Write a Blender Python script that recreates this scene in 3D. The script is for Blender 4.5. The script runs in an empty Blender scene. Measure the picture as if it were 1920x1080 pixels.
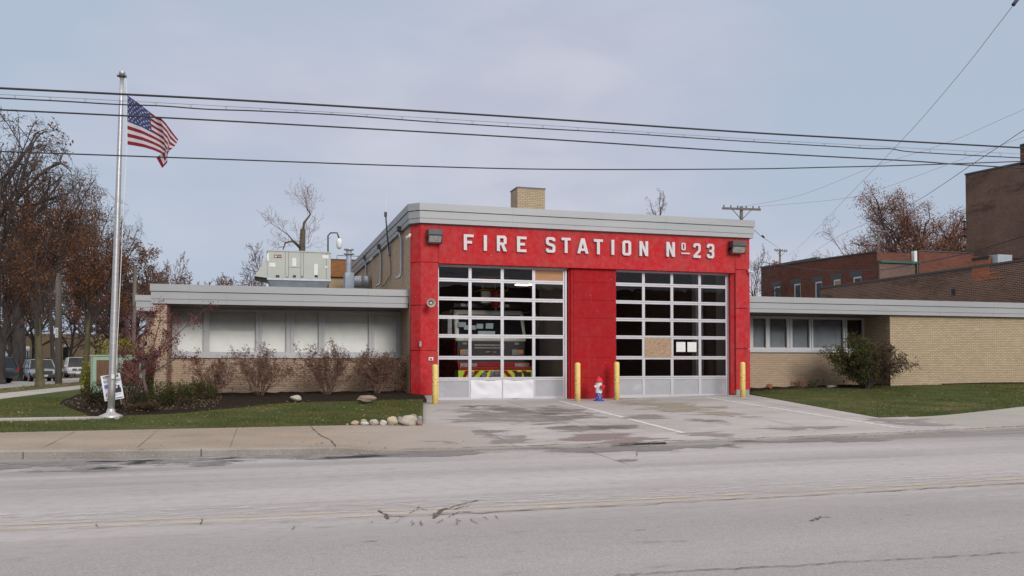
import bpy, math, random
import numpy as np
from mathutils import Vector, Matrix
S = bpy.context.scene
COL = S.collection
R = math.radians
# ------------------------------------------------------------------ camera
F = 1600.0; YAW = R(16.48); PITCH = R(1.3); HOR = 678.0; EYE = 1.6
V0 = HOR - F*math.tan(PITCH)
cam_d = bpy.data.cameras.new('camera'); cam = bpy.data.objects.new('camera', cam_d); COL.objects.link(cam)
cam.location = (0, 0, EYE); cam.rotation_euler = (math.pi/2+PITCH, 0, -YAW)
cam_d.sensor_width = 36; cam_d.lens = 36*F/1920; cam_d.shift_y = (V0-540)/1920
cam_d.clip_end = 3000; cam_d.clip_start = .1
S.camera = cam
_R = Vector((math.cos(YAW), -math.sin(YAW), 0))
_F = Vector((math.sin(YAW)*math.cos(PITCH), math.cos(YAW)*math.cos(PITCH), math.sin(PITCH)))
_U = _R.cross(_F)
def ray(u, v): return _F + _R*((u-960)/F) - _U*((v-V0)/F)
def P(u, v, Y):                      # point of the plane y = Y seen at (u, v)
    d = ray(u, v); t = Y/d.y
    return Vector((d.x*t, Y, EYE+d.z*t))
def PXp(u, v, X):                    # point of the plane x = X seen at (u, v)
    d = ray(u, v); t = X/d.x
    return Vector((X, d.y*t, EYE+d.z*t))
def XA(u, Y, v=640): return P(u, v, Y).x
def ZA(v, Y, u=960): return P(u, v, Y).z
# ------------------------------------------------------------------ terrain
def cl(a, b, c): return max(b, min(c, a))
def sm(a, b, x):
    t = cl((x-a)/(b-a), 0, 1); return t*t*(3-2*t)
def bow(x):
    if x < 4: return .012*(4-max(x, -8))**2
    return .0046*(min(x, 22)-4)**2
def kerbY(x): return 15.15+bow(x)
def zt(x, y):
    b = .036*cl(y-15.2, 0, 11.3)
    b += .02*cl(x-12, 0, 14)*cl((y-15.2)/11, 0, 1)
    if y > 28: b -= .0065*(min(y, 105)-28)*sm(-2, -8, x)
    return b
def lawnlift(x, y): return .1+.06*sm(19, 26, y)
def ground(u, v, off=0.0, lift=None):   # where the sight line at (u, v) meets the terrain
    d = ray(u, v); t = 3.0
    while t < 200:
        x, y, z = d.x*t, d.y*t, EYE+d.z*t
        g = zt(x, y)+off+(lift(x, y) if lift else 0)
        if z <= g: break
        t += .02
    return Vector((x, y, g))
# ------------------------------------------------------------------ materials
MATS = {}
def newmat(name):
    m = bpy.data.materials.new(name); m.use_nodes = True
    nt = m.node_tree; nt.nodes.clear()
    out = nt.nodes.new('ShaderNodeOutputMaterial'); b = nt.nodes.new('ShaderNodeBsdfPrincipled')
    nt.links.new(b.outputs[0], out.inputs[0]); MATS[name] = m
    return m, nt, b
def N(nt, t, **k):
    n = nt.nodes.new('ShaderNode'+t)
    for a, v in k.items():
        if a.startswith('i_'):
            key = a[2:].replace('_', ' ')
            n.inputs[int(key) if key.isdigit() else key].default_value = v
        else: setattr(n, a, v)
    return n
def ramp(nt, src, stops):
    n = nt.nodes.new('ShaderNodeValToRGB'); e = n.color_ramp.elements
    while len(e) < len(stops): e.new(.5)
    for q, (p, c) in zip(e, stops):
        q.position = p; q.color = (c[0], c[1], c[2], 1) if hasattr(c, '__len__') else (c, c, c, 1)
    nt.links.new(src, n.inputs[0]); return n.outputs[0]
def mixc(nt, fac, a, b, mode='MIX'):
    n = nt.nodes.new('ShaderNodeMix'); n.data_type = 'RGBA'; n.blend_type = mode
    for s, v in ((0, fac), (6, a), (7, b)):
        if hasattr(v, 'is_linked') or hasattr(v, 'links'): nt.links.new(v, n.inputs[s])
        elif s == 0: n.inputs[0].default_value = v
        else: n.inputs[s].default_value = (v[0], v[1], v[2], 1)
    return n.outputs[2]
def math_(nt, op, a, b=0.0, clamp=False):
    n = nt.nodes.new('ShaderNodeMath'); n.operation = op; n.use_clamp = clamp
    for s, v in ((0, a), (1, b)):
        if hasattr(v, 'links'): nt.links.new(v, n.inputs[s])
        else: n.inputs[s].default_value = v
    return n.outputs[0]
def noise(nt, scale, detail=4, rough=.55, stretch=None, coord='Object', dist=0):
    tc = nt.nodes.new('ShaderNodeTexCoord'); src = tc.outputs[coord]
    if stretch:
        mp = nt.nodes.new('ShaderNodeMapping'); mp.inputs['Scale'].default_value = stretch
        nt.links.new(src, mp.inputs[0]); src = mp.outputs[0]
    n = N(nt, 'TexNoise', i_Scale=scale, i_Detail=detail, i_Roughness=rough, i_Distortion=dist)
    nt.links.new(src, n.inputs['Vector']); return n.outputs['Fac']
def bump(nt, b, h, s=.3, d=.01):
    n = N(nt, 'Bump', i_Strength=s, i_Distance=d); nt.links.new(h, n.inputs['Height']); nt.links.new(n.outputs[0], b.inputs['Normal'])
def paint(name, c, rough=.5, metal=0, var=.12, scale=3, spec=.5, dirt=None, dscale=2, stretch=None, bmp=0):
    m, nt, b = newmat(name)
    f = noise(nt, scale, 5, .6, stretch)
    lo = [x*(1-var) for x in c]; hi = [min(1, x*(1+var)) for x in c]
    col = ramp(nt, f, [(.3, lo), (.7, hi)])
    if dirt:
        d = ramp(nt, noise(nt, dscale, 6, .7, stretch), [(.55, 0), (.72, 1)])
        col = mixc(nt, d, col, dirt)
    nt.links.new(col, b.inputs['Base Color']); b.inputs['Roughness'].default_value = rough
    b.inputs['Metallic'].default_value = metal; b.inputs['Specular IOR Level'].default_value = spec if rough < .75 else .15
    if bmp: bump(nt, b, noise(nt, 60, 3), bmp, .004)
    return m
def brick(name, c1, c2, mortar, w=.215, h=.075, var=.2, mort=.012, stain=None, off=.5, patch=None):
    m, nt, b = newmat(name)
    tc = N(nt, 'TexCoord')
    bt = N(nt, 'TexBrick', i_Scale=1.0); bt.inputs['Brick Width'].default_value = w; bt.inputs['Row Height'].default_value = h
    bt.inputs['Mortar Size'].default_value = mort; bt.inputs['Mortar Smooth'].default_value = .1; bt.inputs['Bias'].default_value = 0
    bt.offset = off
    nt.links.new(tc.outputs['UV'], bt.inputs['Vector'])
    for k, c in (('Color1', c1), ('Color2', c2), ('Mortar', mortar)): bt.inputs[k].default_value = (*c, 1)
    f = noise(nt, .6, 5, .6, coord='UV'); g = noise(nt, 9, 4, .6, coord='UV')
    k = math_(nt, 'ADD', math_(nt, 'MULTIPLY', f, var*2), math_(nt, 'MULTIPLY', g, var*1.2))
    k = math_(nt, 'ADD', k, 1-var*1.6)
    comb = N(nt, 'CombineColor')
    for i in range(3): nt.links.new(k, comb.inputs[i])
    col = mixc(nt, 1.0, bt.outputs['Color'], comb.outputs[0], 'MULTIPLY')
    if stain:
        s = ramp(nt, noise(nt, stain[1], 6, .7, (1, 3.5, 1), 'UV'), [(stain[2], 0), (stain[2]+.12, 1)])
        s = math_(nt, 'MULTIPLY', s, bt.outputs['Fac'] if stain[3] else 1.0)
        s2 = math_(nt, 'MULTIPLY', s, stain[4]); col = mixc(nt, s2, col, stain[0])
    if patch:
        s = ramp(nt, noise(nt, patch[1], 5, .6, None, 'UV'), [(patch[2], 0), (patch[2]+.05, 1)]); col = mixc(nt, s, col, patch[0])
    nt.links.new(col, b.inputs['Base Color']); b.inputs['Roughness'].default_value = .9; b.inputs['Specular IOR Level'].default_value = .15
    inv = math_(nt, 'SUBTRACT', 1.0, bt.outputs['Fac']); bump(nt, b, inv, .5, .006)
    return m
def glass(name, tint=(.9, .93, .92), rough=.02, refl=1.0):
    m = bpy.data.materials.new(name); m.use_nodes = True; nt = m.node_tree; nt.nodes.clear()
    o = N(nt, 'OutputMaterial'); mx = N(nt, 'MixShader'); t = N(nt, 'BsdfTransparent'); g = N(nt, 'BsdfGlossy')
    t.inputs[0].default_value = (*tint, 1); g.inputs['Roughness'].default_value = rough
    fr = N(nt, 'Fresnel', i_IOR=1.5); k = math_(nt, 'MULTIPLY', fr.outputs[0], refl, True)
    nt.links.new(k, mx.inputs[0]); nt.links.new(t.outputs[0], mx.inputs[1]); nt.links.new(g.outputs[0], mx.inputs[2])
    nt.links.new(mx.outputs[0], o.inputs[0])
    w = noise(nt, 1.3, 2, .5); bp = N(nt, 'Bump', i_Strength=.12, i_Distance=.02); nt.links.new(w, bp.inputs['Height']); nt.links.new(bp.outputs[0], g.inputs['Normal'])
    MATS[name] = m; return m
def leafmat(name, cols, rough=.7, trans=.25):
    m, nt, b = newmat(name)
    g = N(nt, 'NewGeometry'); st = [(i/max(1, len(cols)-1), c) for i, c in enumerate(cols)]
    col = ramp(nt, g.outputs['Random Per Island'], st)
    nt.links.new(col, b.inputs['Base Color']); b.inputs['Roughness'].default_value = rough; b.inputs['Specular IOR Level'].default_value = .2
    out = [n for n in nt.nodes if n.type == 'OUTPUT_MATERIAL'][0]
    tr = N(nt, 'BsdfTranslucent'); mx = N(nt, 'MixShader', i_0=trans); nt.links.new(col, tr.inputs[0])
    nt.links.new(b.outputs[0], mx.inputs[1]); nt.links.new(tr.outputs[0], mx.inputs[2]); nt.links.new(mx.outputs[0], out.inputs[0])
    return m
def emit(name, c, s):
    m = bpy.data.materials.new(name); m.use_nodes = True; nt = m.node_tree; nt.nodes.clear()
    o = N(nt, 'OutputMaterial'); e = N(nt, 'Emission'); e.inputs[0].default_value = (*c, 1); e.inputs[1].default_value = s
    nt.links.new(e.outputs[0], o.inputs[0]); MATS[name] = m; return m
# ------------------------------------------------------------------ objects
ORG = {}
def thing(name, label, cat, loc=(0, 0, 0), group=None):
    o = bpy.data.objects.new(name, None); COL.objects.link(o); o.location = loc; o.empty_display_size = .2
    ORG[o.name] = Vector(loc); o['label'] = label; o['category'] = cat
    if group: o['group'] = group
    return o
def tag(o, label=None, cat=None, group=None, kind=None):
    if label: o['label'] = label
    if cat: o['category'] = cat
    if group: o['group'] = group
    if kind: o['kind'] = kind
    return o
class MB:
    def __init__(s): s.v = []; s.f = []; s.m = []; s.cur = 0
    def mat(s, i): s.cur = i; return s
    def add(s, vs, fs):
        n = len(s.v); s.v.extend([tuple(q) for q in vs])
        for f in fs: s.f.append(tuple(i+n for i in f)); s.m.append(s.cur)
        return s
    def box(s, x0, x1, y0, y1, z0, z1):
        vs = [(x, y, z) for z in (z0, z1) for y in (y0, y1) for x in (x0, x1)]
        return s.add(vs, [(0, 2, 3, 1), (4, 5, 7, 6), (0, 1, 5, 4), (2, 6, 7, 3), (0, 4, 6, 2), (1, 3, 7, 5)])
    def hexa(s, vs): return s.add(vs, [(0, 2, 3, 1), (4, 5, 7, 6), (0, 1, 5, 4), (2, 6, 7, 3), (0, 4, 6, 2), (1, 3, 7, 5)])
    def quad(s, *p): return s.add(p, [tuple(range(len(p)))])
    def prism(s, poly, z0, z1):
        n = len(poly); vs = [(x, y, z0) for x, y in poly]+[(x, y, z1) for x, y in poly]
        return s.add(vs, [tuple(reversed(range(n))), tuple(range(n, 2*n))]+[(i, (i+1) % n, (i+1) % n+n, i+n) for i in range(n)])
    def prismx(s, poly, x0, x1):      # polygon in (y, z) extruded along x
        n = len(poly); vs = [(x0, a, b) for a, b in poly]+[(x1, a, b) for a, b in poly]
        return s.add(vs, [tuple(range(n)), tuple(reversed(range(n, 2*n)))]+[(i+n, (i+1) % n+n, (i+1) % n, i) for i in range(n)])
    def prismy(s, poly, y0, y1):      # polygon in (x, z) extruded along y
        n = len(poly); vs = [(a, y0, b) for a, b in poly]+[(a, y1, b) for a, b in poly]
        return s.add(vs, [tuple(range(n)), tuple(reversed(range(n, 2*n)))]+[(i+n, (i+1) % n+n, (i+1) % n, i) for i in range(n)])
    def tube(s, pts, rad, n=8, caps=True):
        pts = [Vector(p) for p in pts]; k = len(pts)
        if not hasattr(rad, '__len__'): rad = [rad]*k
        d = (pts[1]-pts[0]).normalized(); a = Vector((0, 0, 1)) if abs(d.z) < .9 else Vector((1, 0, 0))
        x = d.cross(a).normalized(); vs = []
        for i in range(k):
            d = (pts[min(i+1, k-1)]-pts[max(i-1, 0)]).normalized(); x = (x-d*x.dot(d)).normalized(); y = d.cross(x)
            for j in range(n):
                t = 2*math.pi*j/n; vs.append(pts[i]+x*(rad[i]*math.cos(t))+y*(rad[i]*math.sin(t)))
        fs = [(i*n+j, i*n+(j+1) % n, (i+1)*n+(j+1) % n, (i+1)*n+j) for i in range(k-1) for j in range(n)]
        if caps: fs += [tuple(reversed(range(n))), tuple(range((k-1)*n, k*n))]
        return s.add(vs, fs)
    def cyl(s, p0, p1, r, r1=None, n=16): return s.tube([p0, p1], [r, r if r1 is None else r1], n)
    def lathe(s, prof, c, n=20, axis='z'):
        k = len(prof); vs = []
        for r, h in prof:
            for j in range(n):
                t = 2*math.pi*j/n; a, b = r*math.cos(t), r*math.sin(t)
                vs.append({'z': (c[0]+a, c[1]+b, c[2]+h), 'y': (c[0]+a, c[1]+h, c[2]+b), 'x': (c[0]+h, c[1]+a, c[2]+b)}[axis])
        fs = [(i*n+j, i*n+(j+1) % n, (i+1)*n+(j+1) % n, (i+1)*n+j) for i in range(k-1) for j in range(n)]
        fs += [tuple(reversed(range(n))), tuple(range((k-1)*n, k*n))]
        return s.add(vs, fs)
    def blob(s, c, r, seed=0, n=12, k=8, amp=.18, flat=1.0):
        rn = random.Random(seed); ph = [rn.uniform(0, 6.28) for _ in range(8)]; vs = []; c = Vector(c)
        for i in range(k+1):
            th = math.pi*i/k
            for j in range(n):
                t = 2*math.pi*j/n; d = Vector((math.sin(th)*math.cos(t), math.sin(th)*math.sin(t), math.cos(th)))
                q = 1+amp*(math.sin(2.1*d.x+ph[0])*math.cos(2.7*d.y+ph[1])+.5*math.sin(4.3*d.z+ph[2]+2*d.x)+.35*math.sin(6*d.y+ph[3])*math.cos(5*d.x+ph[4]))
                q += amp*.35*(math.sin(9*d.x+ph[5])*math.sin(8*d.z+ph[6])+.5*math.sin(14*d.y+ph[7]+4*d.z)); vs.append(c+Vector((d.x*r[0]*q, d.y*r[1]*q, d.z*r[2]*q)))
        fs = [(i*n+j, (i+1)*n+j, (i+1)*n+(j+1) % n, i*n+(j+1) % n) for i in range(k) for j in range(n)]
        return s.add(vs, fs)
    def build(s, name, mats, parent=None, smooth=False, bevel=0, label=None):
        org = Vector((0, 0, 0))
        if parent is not None: org = ORG[parent.name]
        me = bpy.data.meshes.new(name)
        v = np.array(s.v, dtype=np.float64).reshape(-1, 3)
        uvsrc = v.copy(); v = v-np.array(org)
        me.from_pydata(v.tolist(), [], s.f)
        if not isinstance(mats, (list, tuple)): mats = [mats]
        for m in mats: me.materials.append(MATS[m] if isinstance(m, str) else m)
        if len(mats) > 1: me.polygons.foreach_set('material_index', s.m)
        if len(s.f) < 60000:
            uv = me.uv_layers.new(name='UVMap'); nf = len(me.polygons)
            nr = np.zeros(nf*3); me.polygons.foreach_get('normal', nr); nr = np.abs(nr.reshape(-1, 3)); ax = nr.argmax(1)
            tot = np.zeros(nf, dtype=np.int32); me.polygons.foreach_get('loop_total', tot)
            li = np.zeros(len(me.loops), dtype=np.int32); me.loops.foreach_get('vertex_index', li)
            la = np.repeat(ax, tot); q = uvsrc[li]
            U = np.where(la == 0, q[:, 1], q[:, 0]); W = np.where(la == 2, q[:, 1], q[:, 2])
            uv.data.foreach_set('uv', np.stack([U, W], 1).ravel().astype(np.float32))
        if smooth: me.polygons.foreach_set('use_smooth', [True]*len(me.polygons))
        me.update(); me.validate()
        o = bpy.data.objects.new(name, me); COL.objects.link(o)
        if parent is not None: o.parent = parent
        ORG[o.name] = org
        if bevel:
            bm = o.modifiers.new('bevel', 'BEVEL'); bm.width = bevel; bm.segments = 2; bm.limit_method = 'ANGLE'; bm.angle_limit = R(40)
        if label: o['label'] = label
        return o
def kids(o): return [c for c in bpy.data.objects if c.parent == o]
def copy_tree(o, parent=None, loc=None):
    c = o.copy(); COL.objects.link(c); c.parent = parent; ORG[c.name] = ORG[o.name]
    for ch in kids(o): copy_tree(ch, c)
    if loc is not None: c.location = loc
    return c
def offs(poly, d):
    n = len(poly); out = []
    ar = sum(poly[i][0]*poly[(i+1) % n][1]-poly[(i+1) % n][0]*poly[i][1] for i in range(n)); sg = 1 if ar > 0 else -1
    for i in range(n):
        p0, p1, p2 = [Vector(poly[(i+k) % n]) for k in (-1, 0, 1)]
        a = (p1-p0).normalized(); b = (p2-p1).normalized()
        na = Vector((a.y, -a.x))*sg; nb = Vector((b.y, -b.x))*sg; m = (na+nb); m = m/(1+na.dot(nb))
        out.append(tuple(p1+m*d))
    return out
def ring(mb, poly, z0, z1, d, din=-.15):
    a = offs(poly, d); b = offs(poly, din); n = len(poly)
    vs = [(*p, z0) for p in a]+[(*p, z1) for p in a]+[(*p, z0) for p in b]+[(*p, z1) for p in b]; fs = []
    for i in range(n):
        j = (i+1) % n; fs += [(i, j, n+j, n+i), (2*n+j, 2*n+i, 3*n+i, 3*n+j), (n+i, n+j, 3*n+j, 3*n+i), (j, i, 2*n+i, 2*n+j)]
    mb.add(vs, fs)
def sheet(name, xs, lo, hi, ny, zf, mat, skirt=.0, kind='structure', parent=None, noise_amp=0, seed=0, warp=None):
    rn = random.Random(seed); mb = MB(); g = []
    for x in xs:
        a, b = (lo(x) if callable(lo) else lo), (hi(x) if callable(hi) else hi)
        g.append([((warp(x, a+(b-a)*j/ny) if warp else x), a+(b-a)*j/ny) for j in range(ny+1)])
    nx = len(xs); vs = [(x, y, zf(x, y)+(rn.uniform(-noise_amp, noise_amp) if noise_amp else 0)) for c in g for x, y in c]
    w = ny+1; fs = [(i*w+j, (i+1)*w+j, (i+1)*w+j+1, i*w+j+1) for i in range(nx-1) for j in range(ny)]
    if skirt:
        rim = [i*w for i in range(nx)]+[(nx-1)*w+j for j in range(1, w)]+[i*w+ny for i in range(nx-2, -1, -1)]+[j for j in range(ny-1, 0, -1)]
        k = len(vs); vs += [(vs[i][0], vs[i][1], vs[i][2]-skirt) for i in rim]; n = len(rim)
        fs += [(rim[i], k+i, k+(i+1) % n, rim[(i+1) % n]) for i in range(n)]
    mb.add(vs, fs); o = mb.build(name, mat, parent)
    if kind and parent is None: o['kind'] = kind
    return o
def lin(a, b, n): return [a+(b-a)*i/n for i in range(n+1)]
def curve_mesh(name, splines, depth, mat, parent, M, text=None, size=1, bev=0, align='LEFT'):
    """flat outlines (or builtin-font text) with thickness, turned into a mesh and placed by matrix M"""
    if text is not None:
        cu = bpy.data.curves.new(name, 'FONT'); cu.body = text; cu.size = size; cu.align_x = align
    else:
        cu = bpy.data.curves.new(name, 'CURVE'); cu.dimensions = '2D'; cu.fill_mode = 'BOTH'
        for sp in splines:
            s = cu.splines.new('POLY'); s.points.add(len(sp)-1); s.use_cyclic_u = True
            for q, p in zip(s.points, sp): q.co = (p[0], p[1], 0, 1)
    cu.extrude = depth; cu.bevel_depth = bev
    o = bpy.data.objects.new('tmp', cu); COL.objects.link(o)
    dg = bpy.context.evaluated_depsgraph_get(); me = bpy.data.meshes.new_from_object(o.evaluated_get(dg), depsgraph=dg)
    bpy.data.objects.remove(o)
    me.name = name; me.materials.clear(); me.materials.append(MATS[mat])
    me.transform(Matrix.Translation(-ORG[parent.name]) @ M)
    q = bpy.data.objects.new(name, me); COL.objects.link(q); q.parent = parent; ORG[q.name] = ORG[parent.name]
    return q
def stroke(pts, w):
    """outline of a constant-width stroke"""
    pts = [Vector(p) for p in pts]; n = len(pts); L = []; Rr = []
    for i in range(n):
        a = (pts[i]-pts[i-1]).normalized() if i else (pts[1]-pts[0]).normalized()
        b = (pts[i+1]-pts[i]).normalized() if i < n-1 else a
        na, nb = Vector((-a.y, a.x)), Vector((-b.y, b.x)); m = (na+nb)/(1+na.dot(nb))
        L.append(tuple(pts[i]+m*w/2)); Rr.append(tuple(pts[i]-m*w/2))
    return L+Rr[::-1]
# ------------------------------------------------------------------ plants
def grow(rn, p, d, L, r, lv, mx, out, tips, o):
    n = o['seg'][lv]; pts = [p.copy()]; rad = [r]; q = p.copy(); dd = d.normalized(); ps = []
    for i in range(n):
        j = o['jit'][lv]
        dd = (dd+Vector((rn.gauss(0, j), rn.gauss(0, j), rn.gauss(0, j)+o['up'][lv]))).normalized()
        q = q+dd*(L/n); pts.append(q.copy()); rad.append(max(o.get('rmin', .004), r*(1-(1-o['taper'])*(i+1)/n))); ps.append((q.copy(), dd.copy(), (i+1)/n, rad[-1]))
    out[min(lv, 1) if mx > 1 else 0].tube(pts, rad, o['sides'][lv], caps=False)
    if lv >= mx-1: tips.extend(ps)
    if lv >= mx: return
    nc = o['kids'][lv]; t0 = o['start'][lv]
    for k in range(nc):
        t = t0+(1-t0)*(k+rn.random()*.8)/nc; i = min(n-1, int(t*n)); fr = t*n-i; i = min(i, n-1)
        base = pts[i].lerp(pts[i+1], min(1, fr)); ax = (pts[i+1]-pts[i]).normalized()
        az = k*2.4+rn.uniform(-.6, .6); a = R(rn.uniform(*o['ang'][lv]))
        x = ax.cross(Vector((.3, .2, 1)) if abs(ax.z) < .95 else Vector((1, 0, 0))).normalized(); y = ax.cross(x)
        nd = ax*math.cos(a)+(x*math.cos(az)+y*math.sin(az))*math.sin(a)
        ll = L*o['ratio'][lv]*rn.uniform(.75, 1.15)*(1-o['fall'][lv]*(t-t0)/(1-t0+1e-6))
        grow(rn, base, nd, ll, max(o.get('rmin', .004), rad[i]*o['rr'][lv]), lv+1, mx, out, tips, o)
def leaves(mb, pts, rn, size, count, spread=.12, droop=0, aspect=.6):
    for _ in range(count):
        q = pts[rn.randrange(len(pts))][0]; c = q+Vector((rn.gauss(0, spread), rn.gauss(0, spread), rn.gauss(0, spread)-droop))
        a = Vector((rn.gauss(0, 1), rn.gauss(0, 1), rn.gauss(0, 1))).normalized(); b = a.cross(Vector((rn.gauss(0, 1), rn.gauss(0, 1), rn.gauss(0, 1)))).normalized()
        s = size*rn.uniform(.6, 1.3); a = a*s; b = b*s*aspect
        mb.add([c-a, c+b*.9+a*.1, c+a, c-b], [(0, 1, 2, 3)])
TREE = dict(seg=[6, 6, 5, 4, 3], jit=[.05, .12, .16, .2, .25], up=[0, .07, .05, .04, .03], sides=[9, 6, 4, 3, 3], taper=.35, kids=[9, 6, 6, 5], start=[.3, .25, .2, .15],
            ang=[(28, 50), (25, 50), (25, 55), (25, 60)], ratio=[.62, .5, .5, .5], fall=[.35, .4, .4, .4], rr=[.55, .6, .6, .6], rmin=.008)
def tree(name, label, cat, base, h, r, seed, leaf=None, nleaf=0, lsize=.09, bark='bark', group=None, lean=(0, 0), lfilter=None, lspread=.15, **kw):
    o = dict(TREE); o.update(kw); rn = random.Random(seed)
    t = thing(name, label, cat, tuple(base), group)
    a, b, tips = MB(), MB(), []
    mx = o.get('mx', 4)
    grow(rn, Vector(base)-Vector((0, 0, .15)), Vector((lean[0], lean[1], 1)), h*o.get('trunk', .75), r, 0, mx, [a, b], tips, o)
    if o.get('cr'):      # fit the grown tree to its height and crown radius
        zs = sorted(q[0].z for q in tips)[int(len(tips)*o.get('zq', .975))]-base[2]; rs = sorted(math.hypot(q[0].x-base[0], q[0].y-base[1]) for q in tips)[int(len(tips)*.88)]
        kz, kr = h/zs, o['cr']/rs
        def f(q):
            dx, dy, dz = (q[0]-base[0])*kr, (q[1]-base[1])*kr, (q[2]-base[2])*kz; rr_ = math.hypot(dx, dy)
            if rr_ > o['cr']: k_ = (o['cr']+.6*(rr_-o['cr']))/rr_; dx *= k_; dy *= k_; rr_ *= k_
            zt_ = h*(o.get('shoulder', .45)+(1-o.get('shoulder', .45))*math.sqrt(max(0, 1-(rr_/(o['cr']*1.15))**2)))
            if dz > zt_: dz = zt_+.5*(dz-zt_)
            return (base[0]+dx, base[1]+dy, base[2]+dz)
        a.v = [f(q) for q in a.v]; b.v = [f(q) for q in b.v]; tips = [(Vector(f(q[0])),)+q[1:] for q in tips]
    a.lathe([(r*1.6, -.25), (r*1.25, .06), (r*.98, .35)], base, 9)
    a.build('trunk', bark, t, True); b.build('branches', o.get('bark2', bark), t, True)
    if leaf and nleaf:
        c = MB(); tp = [q for q in tips if lfilter is None or lfilter(q[0], rn)]
        leaves(c, tp or tips, rn, lsize, nleaf, lspread); c.build('foliage', leaf, t)
    return t
def shrub(name, label, base, h, w, seed, leaf, nleaf, lsize=.028, stems=11, bark='twig', group=None, mx=2, lfilter=None, cat='shrub', r0=.011, topbias=True, kidn=7, ang=None, depthscale=1):
    rn = random.Random(seed); t = thing(name, label, cat, tuple(base), group); st, tw, tips = MB(), MB(), []
    o = dict(seg=[7, 5, 4, 3], jit=[.14, .2, .24, .2], up=[.07, .07, .05, .03], sides=[4, 3, 3, 3], taper=.4, kids=[kidn, 6, 4], start=[.16, .2, .1],
             ang=[(20, 50), (25, 55), (25, 60)], ratio=[.5, .5, .5], fall=[.3, .3, .3], rr=[.6, .6, .6], rmin=.003)
    for k in range(stems):
        az = k*2.39996+rn.uniform(-.3, .3); e = math.sqrt((k+.5)/stems)*w/2
        d = Vector((math.cos(az)*e, math.sin(az)*e*depthscale, h*rn.uniform(.62, .8)))
        L = d.length*rn.uniform(.9, 1.05)
        grow(rn, Vector(base)+Vector((math.cos(az)*.025, math.sin(az)*.025, -.05)), d, L, r0, 0, mx, [st, tw], tips, o)
    st.build('stems', bark, t); 
    if tw.v: tw.build('twigs', bark, t)
    c = MB(); tp = [q for q in tips if rn.random() < .12+.95*max(0, (q[0].z-base[2])/h)**1.3+.35*((q[0].x-base[0])/w*2)**2]
    leaves(c, tp, rn, lsize, nleaf, .03, .0, .5); c.build('foliage', leaf, t)
    return t
def bush(name, label, base, rx, ry, h, seed, leaf, n, lsize=.04, cat='bush', group=None, wood='twig'):
    rn = random.Random(seed); t = thing(name, label, cat, tuple(base), group); B = Vector(base)
    s = MB(); pts = []
    for k in range(12):
        az = rn.uniform(0, 6.28); e = rn.uniform(.2, .9); q = B+Vector((math.cos(az)*rx*e, math.sin(az)*ry*e, h*rn.uniform(.5, .95)))
        s.tube([B, B.lerp(q, .5)+Vector((0, 0, h*.1)), q], [.012, .008, .003], 4, False)
    s.build('stems', wood, t)
    cl_ = [(rn.uniform(-.75, .75), rn.uniform(-.75, .75), rn.uniform(.25, .85), rn.uniform(.22, .42)) for _ in range(14)]
    c = MB(); k = 0
    while k < n:
        a = cl_[rn.randrange(14)]; d = Vector((rn.gauss(0, 1), rn.gauss(0, 1), rn.gauss(0, 1))).normalized()*a[3]*rn.uniform(.5, 1.1)
        x, y, z = a[0]+d.x, a[1]+d.y, a[2]+d.z
        if z < .02 or x*x+y*y > 1.15: continue
        q = B+Vector((x*rx, y*ry, z*h)); k += 1
        u = Vector((rn.gauss(0, 1), rn.gauss(0, 1), rn.gauss(.5, 1))).normalized(); w = u.cross(Vector((rn.gauss(0, 1), rn.gauss(0, 1), rn.gauss(0, 1)))).normalized()
        ss = lsize*rn.uniform(.6, 1.3); c.add([q-u*ss, q+w*ss*.5, q+u*ss, q-w*ss*.5], [(0, 1, 2, 3)])
    c.build('foliage', leaf, t); return t
# ------------------------------------------------------------------ world and light
S.view_settings.view_transform = 'Standard'; S.view_settings.look = 'None'; S.view_settings.exposure = 0; S.view_settings.gamma = 1
W = bpy.data.worlds.new('World'); S.world = W; W.use_nodes = True; nt = W.node_tree; nt.nodes.clear()
SUN_EL, SUN_AZ = R(25), R(166)          # compass azimuth: low autumn sun behind thin cloud, behind the camera
wo = N(nt, 'OutputWorld'); bg = N(nt, 'Background'); sky = N(nt, 'TexSky', sky_type='NISHITA'); sky.sun_disc = False
sky.sun_elevation = SUN_EL; sky.sun_rotation = SUN_AZ; sky.air_density = 1.2; sky.dust_density = 2.0
tc = N(nt, 'TexCoord'); sx = N(nt, 'SeparateXYZ'); nt.links.new(tc.outputs['Generated'], sx.inputs[0])
mp = N(nt, 'Mapping'); mp.inputs['Scale'].default_value = (1, 1, 2.6); nt.links.new(tc.outputs['Generated'], mp.inputs[0])
n1 = N(nt, 'TexNoise', i_Scale=2.3, i_Detail=3, i_Roughness=.45, i_Distortion=.3); nt.links.new(mp.outputs[0], n1.inputs['Vector'])
n2 = N(nt, 'TexNoise', i_Scale=5.5, i_Detail=4, i_Roughness=.5, i_Distortion=.2); nt.links.new(mp.outputs[0], n2.inputs['Vector'])
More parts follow.
